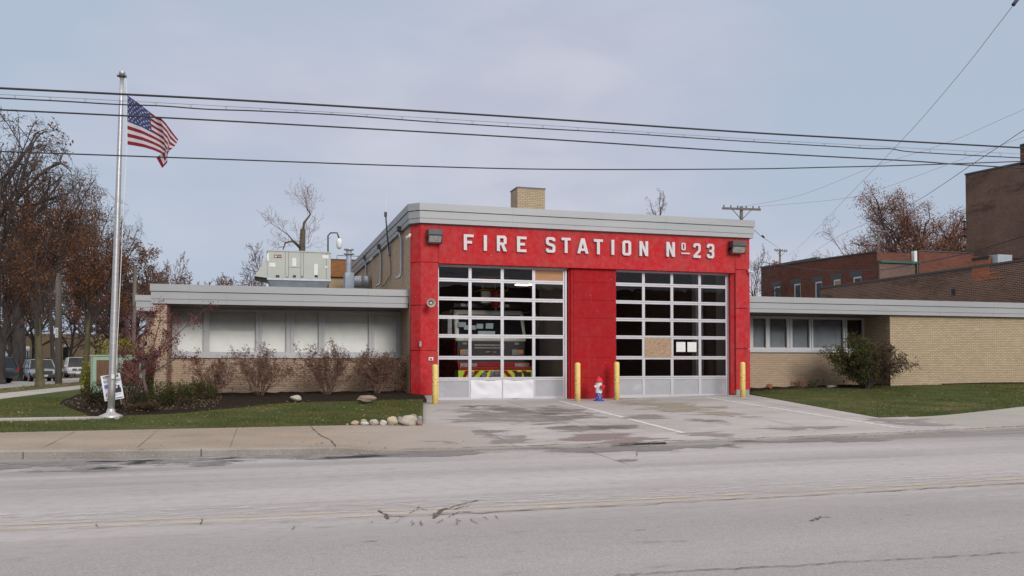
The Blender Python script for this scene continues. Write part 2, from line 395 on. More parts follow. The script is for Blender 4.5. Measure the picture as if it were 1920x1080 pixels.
# overcast: lavender grey cloud with thinner blue patches; the zenith is brighter than the horizon
dt = N(nt, 'VectorMath', operation='DOT_PRODUCT'); nt.links.new(tc.outputs['Generated'], dt.inputs[0]); dt.inputs[1].default_value = (math.sin(R(19)), math.cos(R(19)), 0)
kk = math_(nt, 'ADD', dt.outputs['Value'], math_(nt, 'MULTIPLY', math_(nt, 'SUBTRACT', n1.outputs['Fac'], .5), .55))
thin = ramp(nt, kk, [(.84, 1), (1.0, 0)])
cloud = mixc(nt, ramp(nt, n2.outputs['Fac'], [(.38, 0), (.64, 1)]), (.56, .578, .695), (.69, .682, .77))
base = mixc(nt, thin, cloud, (.475, .565, .70))
warm = ramp(nt, sx.outputs[2], [(0, 0), (.30, 1)])
base = mixc(nt, warm, base, mixc(nt, .3, base, (.47, .52, .64)))
ov = ramp(nt, sx.outputs[2], [(.0, 1.0), (.42, 1.0), (.8, 1.75), (1, 1.85)])
comb = N(nt, 'CombineColor'); [nt.links.new(ov, comb.inputs[i]) for i in range(3)]
# ramp tops out at 1: scale the brightening separately
k = math_(nt, 'MULTIPLY', math_(nt, 'SUBTRACT', sx.outputs[2], .40, True), 1.9); k = math_(nt, 'ADD', k, 1.0)
sc = N(nt, 'VectorMath', operation='SCALE'); nt.links.new(base, sc.inputs[0]); nt.links.new(k, sc.inputs['Scale'])
nk = N(nt, 'VectorMath', operation='SCALE'); nt.links.new(sky.outputs[0], nk.inputs[0]); nk.inputs['Scale'].default_value = .07
zc_ = mixc(nt, ramp(nt, sx.outputs[2], [(.42, 0), (.75, 1)]), sc.outputs[0], (1.25, 1.19, 1.14))
mixs = mixc(nt, .10, zc_, nk.outputs[0])
nt.links.new(mixs, bg.inputs[0]); bg.inputs[1].default_value = 1.0; nt.links.new(bg.outputs[0], wo.inputs[0])
sl = bpy.data.lights.new('sun', 'SUN'); sl.energy = 2.1; sl.angle = R(24); sl.color = (1, .955, .9)
so = bpy.data.objects.new('sun', sl); COL.objects.link(so)
sd = Vector((math.sin(SUN_AZ)*math.cos(SUN_EL), math.cos(SUN_AZ)*math.cos(SUN_EL), math.sin(SUN_EL)))
so.rotation_euler = sd.to_track_quat('Z', 'Y').to_euler(); so.location = (0, 0, 40)
# ------------------------------------------------------------------ material list
def road_mat():
    m, nt, b = newmat('asphalt')
    big = noise(nt, .42, 5, .55, (.22, 1.0, 1), dist=.4); streak = noise(nt, .8, 6, .62, (.05, .9, 1), dist=.5); fine = noise(nt, 9, 6, .75, (.5, 1, 1)); grit = noise(nt, 55, 3, .9)
    col = ramp(nt, big, [(.3, (.30, .275, .275)), (.5, (.37, .342, .343)), (.72, (.44, .408, .41))])
    col = mixc(nt, ramp(nt, streak, [(.47, 0), (.66, .55)]), col, (.54, .507, .51))
    col = mixc(nt, ramp(nt, streak, [(.30, .4), (.45, 0)]), col, (.29, .267, .263))
    pits = ramp(nt, noise(nt, 4.5, 3, .7, (.22, 1, 1)), [(.70, 0), (.75, .5)]); col = mixc(nt, pits, col, (.22, .2, .2))
    col = mixc(nt, ramp(nt, fine, [(.34, .35), (.52, 0)]), col, (.2, .19, .19))
    tc = N(nt, 'TexCoord'); s = N(nt, 'SeparateXYZ'); nt.links.new(tc.outputs['Object'], s.inputs[0])
    yy = math_(nt, 'ADD', s.outputs[1], math_(nt, 'MULTIPLY', noise(nt, .35, 4, .5), 1.2))
    near = ramp(nt, math_(nt, 'MULTIPLY', yy, .05), [(.0, 1), (.415, 1), (.455, .0), (1, 0)])      # older, coarser lane on this side of the centre line
    col = mixc(nt, near, col, mixc(nt, .62, col, ramp(nt, grit, [(.3, (.16, .15, .146)), (.52, (.32, .30, .295)), (.75, (.52, .49, .485))])))
    gut = ramp(nt, math_(nt, 'MULTIPLY', yy, .05), [(.755, 0), (.775, .9), (.80, .9)])
    col = mixc(nt, math_(nt, 'MULTIPLY', gut, ramp(nt, noise(nt, 1.4, 5, .65, (.12, 1.6, 1)), [(.4, .35), (.6, 1)])), col, (.19, .175, .175))
    spk = ramp(nt, noise(nt, 120, 2, .8), [(.35, .75), (.5, 1), (.7, 1.0)]); g = N(nt, 'CombineColor'); [nt.links.new(spk, g.inputs[i]) for i in range(3)]
    col = mixc(nt, .6, col, mixc(nt, 1, col, g.outputs[0], 'MULTIPLY'))
    nt.links.new(col, b.inputs['Base Color']); b.inputs['Roughness'].default_value = .85; b.inputs['Specular IOR Level'].default_value = .35
    bump(nt, b, grit, .45, .006)
def conc_mat(name, lo, hi, stain, st=.5, pebb=True, tile=None, fade=None):
    m, nt, b = newmat(name)
    a = noise(nt, .8, 5, .6, (.5, 1, 1)); f = noise(nt, 22, 5, .8)
    col = ramp(nt, a, [(.3, lo), (.7, hi)])
    col = mixc(nt, ramp(nt, noise(nt, 1.3, 6, .7, (.4, 1, 1), dist=.4), [(.5, 0), (.68, st)]), col, stain)
    col = mixc(nt, ramp(nt, f, [(.3, .35), (.5, 0)]), col, [x*.55 for x in lo])
    if fade:
        tc = N(nt, 'TexCoord'); sp_ = N(nt, 'SeparateXYZ'); nt.links.new(tc.outputs['Object'], sp_.inputs[0])
        xx_ = math_(nt, 'ADD', sp_.outputs[0], math_(nt, 'MULTIPLY', noise(nt, .9, 4, .6), 2.0)); k_ = ramp(nt, math_(nt, 'MULTIPLY', xx_, .1), [(fade[0]/10, 0), (fade[1]/10, .85)]); col = mixc(nt, k_, col, fade[2])
    if pebb: col = mixc(nt, ramp(nt, noise(nt, 75, 1, .5), [(.66, 0), (.71, .8)]), col, (.6, .58, .56))
    nt.links.new(col, b.inputs['Base Color']); b.inputs['Roughness'].default_value = .88; b.inputs['Specular IOR Level'].default_value = .2; bump(nt, b, f, .25, .005)
def grass_ground(name, c):
    m, nt, b = newmat(name); a = noise(nt, .9, 5, .7); f = noise(nt, 14, 5, .8)
    col = ramp(nt, a, [(.3, c[0]), (.5, c[1]), (.72, c[2])]); col = mixc(nt, ramp(nt, noise(nt, .55, 4, .6, dist=.5), [(.5, 0), (.66, .65)]), col, (.17, .13, .06)); col = mixc(nt, ramp(nt, f, [(.35, .6), (.55, 0)]), col, (.03, .035, .012))
    nt.links.new(col, b.inputs['Base Color']); b.inputs['Roughness'].default_value = .95; b.inputs['Specular IOR Level'].default_value = .1; bump(nt, b, f, .8, .02)
road_mat()
conc_mat('side_asphalt', (.33, .31, .31), (.42, .40, .40), (.25, .24, .24), .4)
conc_mat('sidewalk', (.265, .21, .165), (.345, .28, .225), (.215, .17, .14), .5, fade=(2.0, 5.2, (.36, .325, .31)))
conc_mat('sidewalk_grey', (.31, .29, .265), (.38, .36, .33), (.25, .235, .22), .4)
conc_mat('sidewalk_pale', (.36, .34, .31), (.46, .43, .40), (.28, .26, .24), .4)
conc_mat('driveway', (.35, .325, .32), (.45, .425, .422), (.32, .28, .26), .6)
conc_mat('driveway_tan', (.42, .36, .31), (.50, .44, .38), (.36, .3, .26), .5)
conc_mat('kerb', (.24, .215, .19), (.34, .305, .28), (.18, .16, .145), .6)
conc_mat('foundation', (.30, .29, .28), (.42, .41, .39), (.2, .19, .18), .5)
grass_ground('lawn', [(.045, .065, .022), (.065, .09, .032), (.13, .115, .05)])
grass_ground('verge', [(.07, .09, .03), (.12, .12, .05), (.16, .12, .06)])
grass_ground('soil', [(.10, .08, .05), (.15, .11, .07), (.19, .13, .08)])
m, nt, b = newmat('mulch'); f = noise(nt, 18, 6, .85, (1, 2, 1)); nt.links.new(ramp(nt, f, [(.35, (.010, .008, .007)), (.58, (.045, .034, .027)), (.78, (.11, .08, .06))]), b.inputs[0]); b.inputs['Roughness'].default_value = .95; b.inputs['Specular IOR Level'].default_value = .05; bump(nt, b, f, 1, .04)
def worn(name, c, cov):
    m = bpy.data.materials.new(name); m.use_nodes = True; nt = m.node_tree; b = nt.nodes['Principled BSDF']; o = nt.nodes['Material Output']
    b.inputs['Base Color'].default_value = (*c, 1); b.inputs['Roughness'].default_value = .8
    t = N(nt, 'BsdfTransparent'); mx = N(nt, 'MixShader'); f = noise(nt, 5, 6, .75, (.5, 1.6, 1)); k = ramp(nt, f, [(cov, 0), (cov+.2, .85)])
    nt.links.new(k, mx.inputs[0]); nt.links.new(t.outputs[0], mx.inputs[1]); nt.links.new(b.outputs[0], mx.inputs[2]); nt.links.new(mx.outputs[0], o.inputs[0]); MATS[name] = m
worn('yellow_line', (.60, .50, .34), .43); worn('white_line', (.72, .71, .70), .28); worn('chalk_line', (.56, .54, .545), .47)
def stainmat(name, c, a):
    m = bpy.data.materials.new(name); m.use_nodes = True; nt = m.node_tree; b = nt.nodes['Principled BSDF']; o = nt.nodes['Material Output']
    b.inputs['Base Color'].default_value = (*c, 1); b.inputs['Roughness'].default_value = .55
    tc = N(nt, 'TexCoord'); ln = N(nt, 'VectorMath', operation='LENGTH'); nt.links.new(tc.outputs['UV'], ln.inputs[0])
    d = math_(nt, 'ADD', ln.outputs['Value'], math_(nt, 'MULTIPLY', math_(nt, 'SUBTRACT', noise(nt, 1.3, 6, .62, (.6, 1.3, 1), dist=.5), .5), 3.0))
    k = ramp(nt, d, [(.36, a), (.60, 0)]); t = N(nt, 'BsdfTransparent'); mx = N(nt, 'MixShader')
    nt.links.new(k, mx.inputs[0]); nt.links.new(t.outputs[0], mx.inputs[1]); nt.links.new(b.outputs[0], mx.inputs[2]); nt.links.new(mx.outputs[0], o.inputs[0]); MATS[name] = m
stainmat('wet_stain', (.27, .24, .23), .62); stainmat('red_stain', (.26, .195, .18), .6); stainmat('asphalt_stain', (.215, .2, .197), .8); stainmat('pale_patch', (.36, .31, .24), .75)
paint('crack', (.135, .11, .095), .9, var=.4, scale=6)
def redmat(name, c, hz=.25):
    m, nt, b = newmat(name); f = noise(nt, 1.5, 5, .6, (1, 1, .7)); g = noise(nt, 6, 5, .75)
    col = ramp(nt, f, [(.35, c), (.7, [c[0]*.88, c[1]*1.6, c[2]*1.5])])
    col = mixc(nt, ramp(nt, g, [(.44, 0), (.64, hz)]), col, (.46, .10, .095)); col = mixc(nt, ramp(nt, noise(nt, 2.6, 4, .6, dist=.8), [(.48, 0), (.62, hz*.7)]), col, (.45, .085, .08))
    col = mixc(nt, ramp(nt, noise(nt, 22, 2, .5), [(.775, 0), (.785, .8)]), col, (.7, .6, .55))
    streak = ramp(nt, noise(nt, 1.0, 6, .7, (5.5, 5.5, .35)), [(.55, 0), (.75, .38 if hz > .3 else .15)]); col = mixc(nt, streak, col, (.42, .12, .115))
    dk = ramp(nt, noise(nt, 1.3, 6, .7, (3.5, 3.5, .3), dist=.2), [(.58, 0), (.78, .4 if hz > .3 else .2)]); col = mixc(nt, dk, col, (.25, .012, .016))
    nt.links.new(col, b.inputs['Base Color']); b.inputs['Roughness'].default_value = .75; b.inputs['Specular IOR Level'].default_value = .12; bump(nt, b, noise(nt, 40, 4), .15, .004)
redmat('red_wall', (.49, .018, .023), .38); redmat('red_pier', (.36, .008, .012), .1)
paint('fascia', (.345, .35, .36), .5, .1, .07, .6, dirt=(.295, .30, .315), dscale=.8, stretch=(.4, .4, 3))
paint('fascia_gap', (.06, .065, .07), .7)
paint('soffit', (.16, .15, .15), .8); paint('roof_gravel', (.22, .21, .2), .95)
paint('aluminium', (.50, .49, .52), .42, .35, .05, 2); paint('panel_grey', (.36, .36, .385), .5, .25, .08, 1.5, dirt=(.46, .46, .48), dscale=1.6)
paint('white_sheet', (.70, .69, .72), .62, 0, .05, 2); paint('frame_grey', (.46, .46, .47), .5, .3, .07, 2); paint('frame_white', (.52, .52, .53), .5, .1, .06, 2)
paint('letter_white', (.54, .53, .535), .5, .1, .05, 3); paint('lamp_housing', (.07, .075, .075), .5, .2, .15, 6); paint('lens_grey', (.28, .27, .25), .35, 0, .3, 14)
paint('black', (.012, .012, .014), .5); paint('rubber', (.02, .02, .02), .8); paint('dark_metal', (.06, .06, .065), .45, .4); paint('galv', (.38, .41, .44), .42, .5, .12, 6)
paint('pipe_blue', (.36, .42, .50), .5, .3, .1, 4, dirt=(.5, .5, .5)); paint('steel_white', (.7, .7, .72), .4, .3)
paint('hvac', (.41, .43, .39), .55, .05, .05, 1.5); paint('hvac_skirt', (.36, .41, .48), .4, .6, .15, 3); paint('label_white', (.7, .7, .68), .6, var=.12, scale=30)
paint('maroon', (.16, .015, .02), .5); paint('bollard', (.74, .54, .16), .55, 0, .1, 3, dirt=(.16, .09, .05), dscale=9, bmp=.1)
MATS['bollard'].node_tree.nodes  # chips come from the high-threshold noise below
for n in MATS['bollard'].node_tree.nodes:
    if n.type == 'VALTORGB' and n.color_ramp.elements[0].position > .5: n.color_ramp.elements[0].position = .60; n.color_ramp.elements[1].position = .62
paint('hyd_red', (.55, .012, .02), .35); paint('hyd_white', (.72, .74, .74), .4, var=.06, dirt=(.4, .4, .36), dscale=8); paint('hyd_blue', (.02, .06, .35), .4)
paint('ply', (.42, .22, .11), .7, 0, .12, 2, stretch=(.3, 1, 5))
m, nt, b = newmat('osb'); f = noise(nt, 14, 5, .85, (1, 1, 1.6), dist=.8); nt.links.new(ramp(nt, f, [(.3, (.12, .075, .045)), (.5, (.36, .24, .15)), (.7, (.55, .40, .27))]), b.inputs[0]); b.inputs['Roughness'].default_value = .8
brick('buff', (.50, .37, .262), (.43, .318, .225), (.31, .235, .175), .23, .068, .10, .010, stain=((.3, .24, .18), .5, .6, False, .35))
brick('buff_light', (.49, .385, .262), (.41, .32, .213), (.26, .20, .14), .20, .066, .10, .010, stain=((.56, .54, .50), .22, .60, False, .5))
brick('int_brick', (.30, .19, .16), (.25, .16, .14), (.15, .11, .10), .2, .08)
brick('red_brick', (.20, .068, .048), (.13, .048, .038), (.13, .08, .062), .24, .085, .3, .012, stain=((.07, .03, .022), .5, .55, False, .5))
brick('dark_brick', (.20, .072, .048), (.10, .048, .038), (.27, .23, .18), .24, .088, .35, .014, stain=((.05, .035, .03), .25, .52, False, .6), patch=((.36, .11, .05), 1.1, .745))
brick('tall_brick', (.21, .10, .075), (.13, .07, .055), (.20, .165, .13), .24, .09, .45, .016, stain=((.06, .045, .038), .16, .5, False, .7), patch=((.34, .29, .17), 4.5, .655))
brick('grey_brick', (.19, .11, .085), (.12, .075, .062), (.17, .13, .11), .24, .09, .2, .014)
brick('orange_brick', (.48, .15, .06), (.36, .11, .05), (.16, .12, .1), .24, .088, .3, .014)
brick('orange_shingle', (.36, .17, .07), (.29, .13, .05), (.16, .08, .04), .22, .07, .6, .012)
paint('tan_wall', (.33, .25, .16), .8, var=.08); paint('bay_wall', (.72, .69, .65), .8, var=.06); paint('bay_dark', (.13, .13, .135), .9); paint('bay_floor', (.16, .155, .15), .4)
paint('blind', (.92, .92, .89), .6, var=.05); paint('blind_grey', (.50, .52, .53), .6, var=.1); paint('curtain_brown', (.13, .095, .075), .8)
glass('door_glass', (.94, .955, .95), .01, 1.0); glass('window_glass', (.98, .985, .98), .02, 1.5); glass('car_glass', (.12, .14, .15), .02, 2.0); glass('dark_glass', (.68, .70, .72), .02, 1.6)
paint('horn_beige', (.36, .34, .28), .5)
emit('tube_light', (1, .86, .58), 7)
paint('bark', (.10, .082, .062), .95, var=.3, scale=6, bmp=.5, stretch=(1, 1, .3)); paint('bark_moss', (.105, .095, .055), .95, var=.3, scale=6, bmp=.5, stretch=(1, 1, .3))
paint('bark_dark', (.075, .062, .058), .95, var=.3, scale=6, bmp=.5, stretch=(1, 1, .3)); paint('twig', (.17, .105, .085), .9, var=.2, scale=9); paint('bark_red', (.16, .10, .10), .9, var=.25, scale=6)
paint('wood_pole', (.17, .145, .125), .95, var=.25, scale=5, stretch=(1, 1, .08)); paint('wire', (.012, .012, .016), .6); paint('wire_grey', (.16, .16, .18), .6)
leafmat('leaf_rust', [(.11, .055, .037), (.20, .082, .038), (.09, .048, .035), (.31, .125, .045)]); leafmat('leaf_brown', [(.17, .075, .045), (.23, .11, .065), (.12, .06, .045)])
leafmat('leaf_shrub', [(.15, .075, .05), (.21, .11, .07), (.10, .05, .038), (.26, .145, .095)]); leafmat('leaf_crimson', [(.17, .014, .028), (.10, .012, .02), (.24, .03, .04), (.06, .014, .018)])
leafmat('leaf_box', [(.035, .055, .015), (.06, .075, .02), (.09, .07, .025), (.025, .035, .012)]); leafmat('leaf_yew', [(.02, .026, .012), (.04, .042, .016), (.06, .036, .018)]); leafmat('leaf_lime', [(.25, .24, .03), (.17, .19, .03), (.34, .28, .03), (.10, .12, .03)])
leafmat('leaf_green', [(.03, .06, .015), (.06, .09, .02), (.09, .10, .02), (.05, .05, .02)]); leafmat('leaf_dull', [(.07, .05, .035), (.10, .065, .045), (.06, .055, .025)])
leafmat('leaf_copper', [(.29, .12, .07), (.36, .165, .095), (.21, .09, .06)])
leafmat('grass', [(.04, .07, .014), (.07, .10, .022), (.12, .125, .03), (.20, .16, .06), (.04, .06, .014)], .8, .3)
leafmat('litter', [(.26, .14, .06), (.33, .25, .14), (.20, .09, .05), (.36, .29, .19), (.28, .18, .05)], .8, .1)
# ------------------------------------------------------------------ setting: ground sheets
xs_far = [-400, -150, -80, -50, -35, -24, -16, -12, -8, -5, -2, 1, 4, 8, 12, 14, 16, 18, 20, 22, 24, 26, 30, 40, 60, 100, 200, 500]
def sheet_ys(name, xs, ys, zf, mat):
    mb = MB(); w = len(ys); mb.add([(x, y, zf(x, y)) for x in xs for y in ys], [(i*w+j, (i+1)*w+j, (i+1)*w+j+1, i*w+j+1) for i in range(len(xs)-1) for j in range(w-1)])
    return tag(mb.build(name, mat), kind='structure')
sheet_ys('ground', xs_far, [-200, -40, -8, 0, 10, 15.2, 18, 21, 24, 26.5, 28, 30, 35, 45, 60, 80, 105, 150, 300, 900, 2000], lambda x, y: zt(x, y)-.09-(.06 if y > 100 else 0), 'soil')
RX = lin(-60, -10, 10)+lin(-9, 24, 66)+lin(25, 70, 15)
road = sheet('road', RX, -2.0, lambda x: kerbY(x)+.02, 16, lambda x, y: -.012+.0*x, 'asphalt')
tag(sheet('near_sidewalk', lin(-40, 60, 10), -6, -2.02, 2, lambda x, y: .1, 'sidewalk', .2), kind='structure')
def c_y(x): return 8.88+bow(x)*.72
mb = MB()
for a, b_ in ((.0, .11), (.24, .35)):
    for x in lin(-30, 55, 340):
        x2 = x+.25; mb.quad((x, c_y(x)+a, -.006), (x2, c_y(x2)+a, -.006), (x2, c_y(x2)+b_, -.006), (x, c_y(x)+b_, -.006))
tag(mb.build('centre_line', 'yellow_line', road))
mb = MB()
for x in lin(-30, 55, 340): x2 = x+.25; mb.quad((x, c_y(x)+.42, -.0065), (x2, c_y(x2)+.42, -.0065), (x2, c_y(x2)+.95, -.0065), (x, c_y(x)+.95, -.0065))
mb.build('worn_band', 'chalk_line', road)
def crack(mb, pts, w, seed, z=None, jit=.03, sub=8, off=.004):
    rn = random.Random(seed); L = []
    for i in range(len(pts)-1):
        for k in range(sub):
            t = k/sub; L.append((pts[i][0]+(pts[i+1][0]-pts[i][0])*t+rn.gauss(0, jit*.4), pts[i][1]+(pts[i+1][1]-pts[i][1])*t+rn.gauss(0, jit)))
    L.append(pts[-1]); vs = []
    for i, (x, y) in enumerate(L):
        a, b_ = Vector(L[max(0, i-1)]), Vector(L[min(len(L)-1, i+1)]); d = (b_-a).normalized() if (b_-a).length > 1e-6 else Vector((1, 0)); ww = w*.62*rn.uniform(.2, 1.3)*(.3 if i in (0, len(L)-1) else 1)/2
        for s_ in (-1, 1):
            px, py = x-d.y*ww*s_, y+d.x*ww*s_; vs.append((px, py, (z if z is not None else zt(px, py))+off))
    mb.add(vs, [(2*i, 2*i+1, 2*i+3, 2*i+2) for i in range(len(L)-1)])
def gxy(u, v, lift=0): g = ground(u, v, lift); return (g.x, g.y)
mb = MB(); rn = random.Random(5)
crack(mb, [(x, c_y(x)-.07) for x in lin(-3, 3.2, 8)], .012, 1, -.012, .01, 5, .008); crack(mb, [(x, c_y(x)-.05) for x in lin(1.2, 16, 16)], .035, 2, -.012, .02, 6, .008)
for a in ([(648, 968), (690, 990)], ): pass
for seg, w in (([(708, 958), (722, 966), (728, 975)], .06), ([(722, 966), (745, 968), (760, 972)], .03), ([(770, 965), (785, 952), (800, 958)], .03), ([(814, 972), (822, 960), (838, 954)], .10), ([(838, 954), (870, 946), (905, 938)], .045), ([(840, 955), (860, 950), (880, 941)], .025),
               ([(822, 958), (850, 955), (880, 950)], .04), ([(840, 972), (858, 962), (890, 960)], .04), ([(735, 985), (752, 975)], .02), ([(772, 978), (773, 987)], .025), ([(788, 977), (790, 987)], .03), ([(820, 985), (830, 975)], .03),
               ([(855, 975), (862, 978), (853, 985)], .025), ([(878, 972), (895, 985)], .02), ([(548, 995), (551, 986)], .03), ([(380, 972), (378, 985)], .03), ([(180, 984), (183, 990)], .03), ([(690, 984), (700, 978)], .02),
               ([(1520, 978), (1535, 970), (1560, 972)], .05), ([(980, 935), (1010, 938)], .02), ([(1200, 838), (1190, 862)], .03), ([(1090, 842), (1180, 872)], .04), ([(0, 1054), (60, 1046)], .01), ([(905, 969), (915, 976)], .02), ([(925, 967), (935, 975)], .02)):
    crack(mb, [gxy(*p, -.012) for p in seg], w*(.6 if w < .04 else .85), int(seg[0][0]), -.012, .02, 6, .009)
crack(mb, [gxy(u, v, -.012) for u, v in ((1150, 1082), (1300, 1072), (1480, 1062), (1640, 1052), (1780, 1046), (1925, 1036))], .022, 77, -.012, .012, 12, .009)
for k in range(150):
    x = rn.uniform(-6, 16); y = rn.uniform(3.5, 14.5)
    if abs(y-c_y(x)-.2) < .35: continue
    L = rn.uniform(.05, .3); crack(mb, [(x, y), (x+L, y+rn.gauss(0, .02))], rn.uniform(.006, .02), k, -.012, .008, 3, .009)
mb.build('crack', 'crack', road)
mb = MB(); rn = random.Random(9)          # scrawled pale salt trails by the kerb and dark tyre arcs
for seg in ([(30, 876), (90, 868), (170, 872), (215, 879), (120, 881), (40, 880)], [(130, 876), (230, 882), (330, 879), (365, 872)], [(190, 868), (280, 872), (360, 866)], [(270, 862), (330, 866), (400, 869)], [(10, 862), (110, 861)], [(120, 884), (260, 880)]):
    crack(mb, [gxy(*p, -.012) for p in seg], .045, int(seg[0][0]), -.012, .02, 6, .008)
mb.build('salt_trail', 'chalk_line', road)
mb = MB()
for seg in ([(285, 972), (290, 950), (320, 935), (370, 925), (420, 919)], [(150, 925), (165, 918), (220, 922), (270, 918)], [(135, 905), (150, 898), (185, 894), (240, 895)], [(0, 914), (80, 912), (110, 900)]):
    crack(mb, [gxy(*p, -.012) for p in seg], .05, int(seg[0][0])+3, -.012, .004, 6, .0075)
mb.build('tyre_mark', 'asphalt_stain', road)
def stain(name, u0, u1, v0, v1, mat, parent, off, nn=40):
    c = ground((u0+u1)/2, (v0+v1)/2); a = ground(u0, (v0+v1)/2); b_ = ground(u1, (v0+v1)/2); t = ground((u0+u1)/2, v0); d = ground((u0+u1)/2, v1)
    rx, ry = abs(b_.x-a.x)/2*1.7, abs(t.y-d.y)/2*1.9; me = MB(); sk = (b_.y-a.y)/(b_.x-a.x+1e-6)*0
    vs = []; uvs = []; gx, gy = 14, 8
    for i in range(gx+1):
        for j in range(gy+1):
            p, q = -1+2*i/gx, -1+2*j/gy; x, y = c.x+p*rx, c.y+q*ry; vs.append((x, y, zt(x, y)*(1 if parent is not road else 0)+off)); uvs.append((p, q))
    me.add(vs, [(i*(gy+1)+j, (i+1)*(gy+1)+j, (i+1)*(gy+1)+j+1, i*(gy+1)+j+1) for i in range(gx) for j in range(gy)])
    o = me.build(name, mat, parent); uv = o.data.uv_layers[0]
    for l in o.data.loops: uv.data[l.index].uv = uvs[l.vertex_index]
    return o
def flare(x, y=None):
    f = .1*(1-sm(1.3, 2.4, x))+.06*sm(20, 22, x)
    if y is None or x > 4.7: return f
    k = sm(kerbY(x)+.3, 18.7, y); return f*(1-k)+k*.1*(1-sm(3.4, 4.6, x))
BACK = lambda x: 18.72 if x < 10 else 18.72-.25*sm(10, 16, x)+1.2*sm(16.3, 21.5, x)
walk = sheet('sidewalk', lin(-30, -8, 8)+lin(-7.8, 4.62, 40), lambda x: kerbY(x)+.16, BACK, 10, lambda x, y: zt(x, y)+flare(x, y)+.012*sm(2.6, 4.6, x), 'sidewalk', .12)
walk2 = sheet('sidewalk', lin(15.9, 45, 50), lambda x: kerbY(x)+.16, BACK, 10, lambda x, y: zt(x, y)+flare(x)+.008, 'sidewalk_grey', .12)
kb = sheet('kerb', lin(-30, -8, 16)+lin(-7.8, 45, 150), lambda x: kerbY(x), lambda x: kerbY(x)+.155, 3, lambda x, y: zt(x, y)+flare(x)*(1-.25*sm(.06, .0, y-kerbY(x)))+.004-.0*x, 'kerb', .14)
mb = MB()
for xx in (-9.6, -8.1, -6.6, -5.05, -3.52, -2.0, -.48, 4.62): crack(mb, [(xx, kerbY(xx)+.17), (xx+.05, 18.7)], .018, int(xx*10)+200, None, .002, 10, flare(xx)+.006+(.012 if xx > 2 else 0))
for u in range(0): pass
for xx in (22.6, 24.2, 25.8, 27.4): crack(mb, [(xx, 18.0), (xx, BACK(xx))], .02, int(xx*10), None, .002, 6, flare(xx)+.006)
crack(mb, [(1.3, kerbY(1.3)), (1.28, 16.2), (1.12, 17.2), (1.05, 18.7)], .045, 4, None, .02, 8, .11)
mb.build('joint', 'crack', walk)
mb = MB()
for xx in (-6.9, -3.75, -.95): mb.box(xx, xx+.02, kerbY(xx)-.004, kerbY(xx)+.16, zt(0, 15.2)-.02, zt(0, 15.3)+.106)
mb.build('joint', 'crack', kb)
drive = sheet('driveway', lin(3.2, 4.6, 4)+lin(4.63, 15.88, 30)+[16.3], lambda x: (kerbY(x)+.16 if 4.62 < x < 15.89 else BACK(x)+.01), 26.2, 20, lambda x, y: zt(x, y)+.012, 'driveway', .1)
# pale concrete between the lawn and the markings, joints and painted lines
mb = MB()
def strip(mb, a, b_, w, off, n=24):
    a, b_ = Vector(a), Vector(b_); d = (b_-a).normalized(); q = Vector((-d.y, d.x))*w/2; vs = []
    for i in range(n+1):
        p = a.lerp(b_, i/n)
        for s_ in (-1, 1): r_ = p+q*s_; vs.append((r_.x, r_.y, zt(r_.x, r_.y)+off))
    mb.add(vs, [(2*i, 2*i+1, 2*i+3, 2*i+2) for i in range(n)])
L1a, L1b = gxy(1050, 753), gxy(1297, 817); L2a, L2b = gxy(1325, 746), gxy(1690, 804)
strip(mb, L1a, L1b, .13, .018); strip(mb, L2a, L2b, .13, .018); mb.build('painted_line', 'white_line', drive)
mb = MB(); apron = MB()
for xx in (7.35, 12.2, 14.95): crack(mb, [(xx, 25.6), (xx-.05, 16.2)], .025, int(xx), None, .004, 14, .0175)
for yy, a, b_ in ((18.72, 4.62, 16.0), (21.9, 4.62, 15.0), (17.0, 9.4, 15.6)): crack(mb, [(a, yy), (b_, yy)], .02, int(yy), None, .004, 16, .0175)
crack(mb, [gxy(1500, 775), gxy(1600, 788), gxy(1715, 797)], .02, 31, None, .01, 8, .0175); crack(mb, [gxy(1090, 790), gxy(1180, 800), gxy(1290, 805)], .015, 32, None, .02, 8, .0175)
crack(mb, [(x, kerbY(x)+.2+.03*math.sin(x*5)) for x in lin(2.4, 19, 40)], .055, 35, None, .015, 4, .0175)
mb.build('joint', 'crack', drive)
for q in ((850, 1075, 768, 794, 'wet_stain'), (900, 1000, 762, 774, 'wet_stain'), (1010, 1110, 764, 782, 'wet_stain'), (1020, 1150, 799, 812, 'wet_stain'), (1110, 1190, 795, 807, 'red_stain'), (1040, 1220, 812, 832, 'red_stain'), (870, 965, 807, 815, 'wet_stain'), (900, 1020, 820, 834, 'wet_stain'),
          (1160, 1245, 777, 787, 'wet_stain'), (1290, 1410, 811, 824, 'wet_stain'), (1300, 1375, 786, 795, 'wet_stain'), (1440, 1560, 800, 808, 'wet_stain'), (800, 870, 826, 834, 'wet_stain'), (1200, 1330, 752, 778, 'pale_patch'), (1650, 1760, 785, 800, 'wet_stain')):
    stain('stain', *q[:4], q[4], drive, .0215)
for q in ((1000, 1330, 836, 847), (1150, 1200, 858, 864), (640, 960, 845, 855), (-40, 260, 864, 882), (180, 460, 860, 872), (400, 700, 853, 862), (1400, 1700, 821, 828)): stain('stain', *q, 'asphalt_stain', road, -.0045)
mb = MB(); a_ = ground(1168, 835); b_ = ground(1250, 832)
mb.box(a_.x, b_.x, kerbY(a_.x)-.03, kerbY(a_.x)+.07, -.2, zt(5, 15.3)+.018); tag(mb.build('storm_drain_slot', 'black', kb))
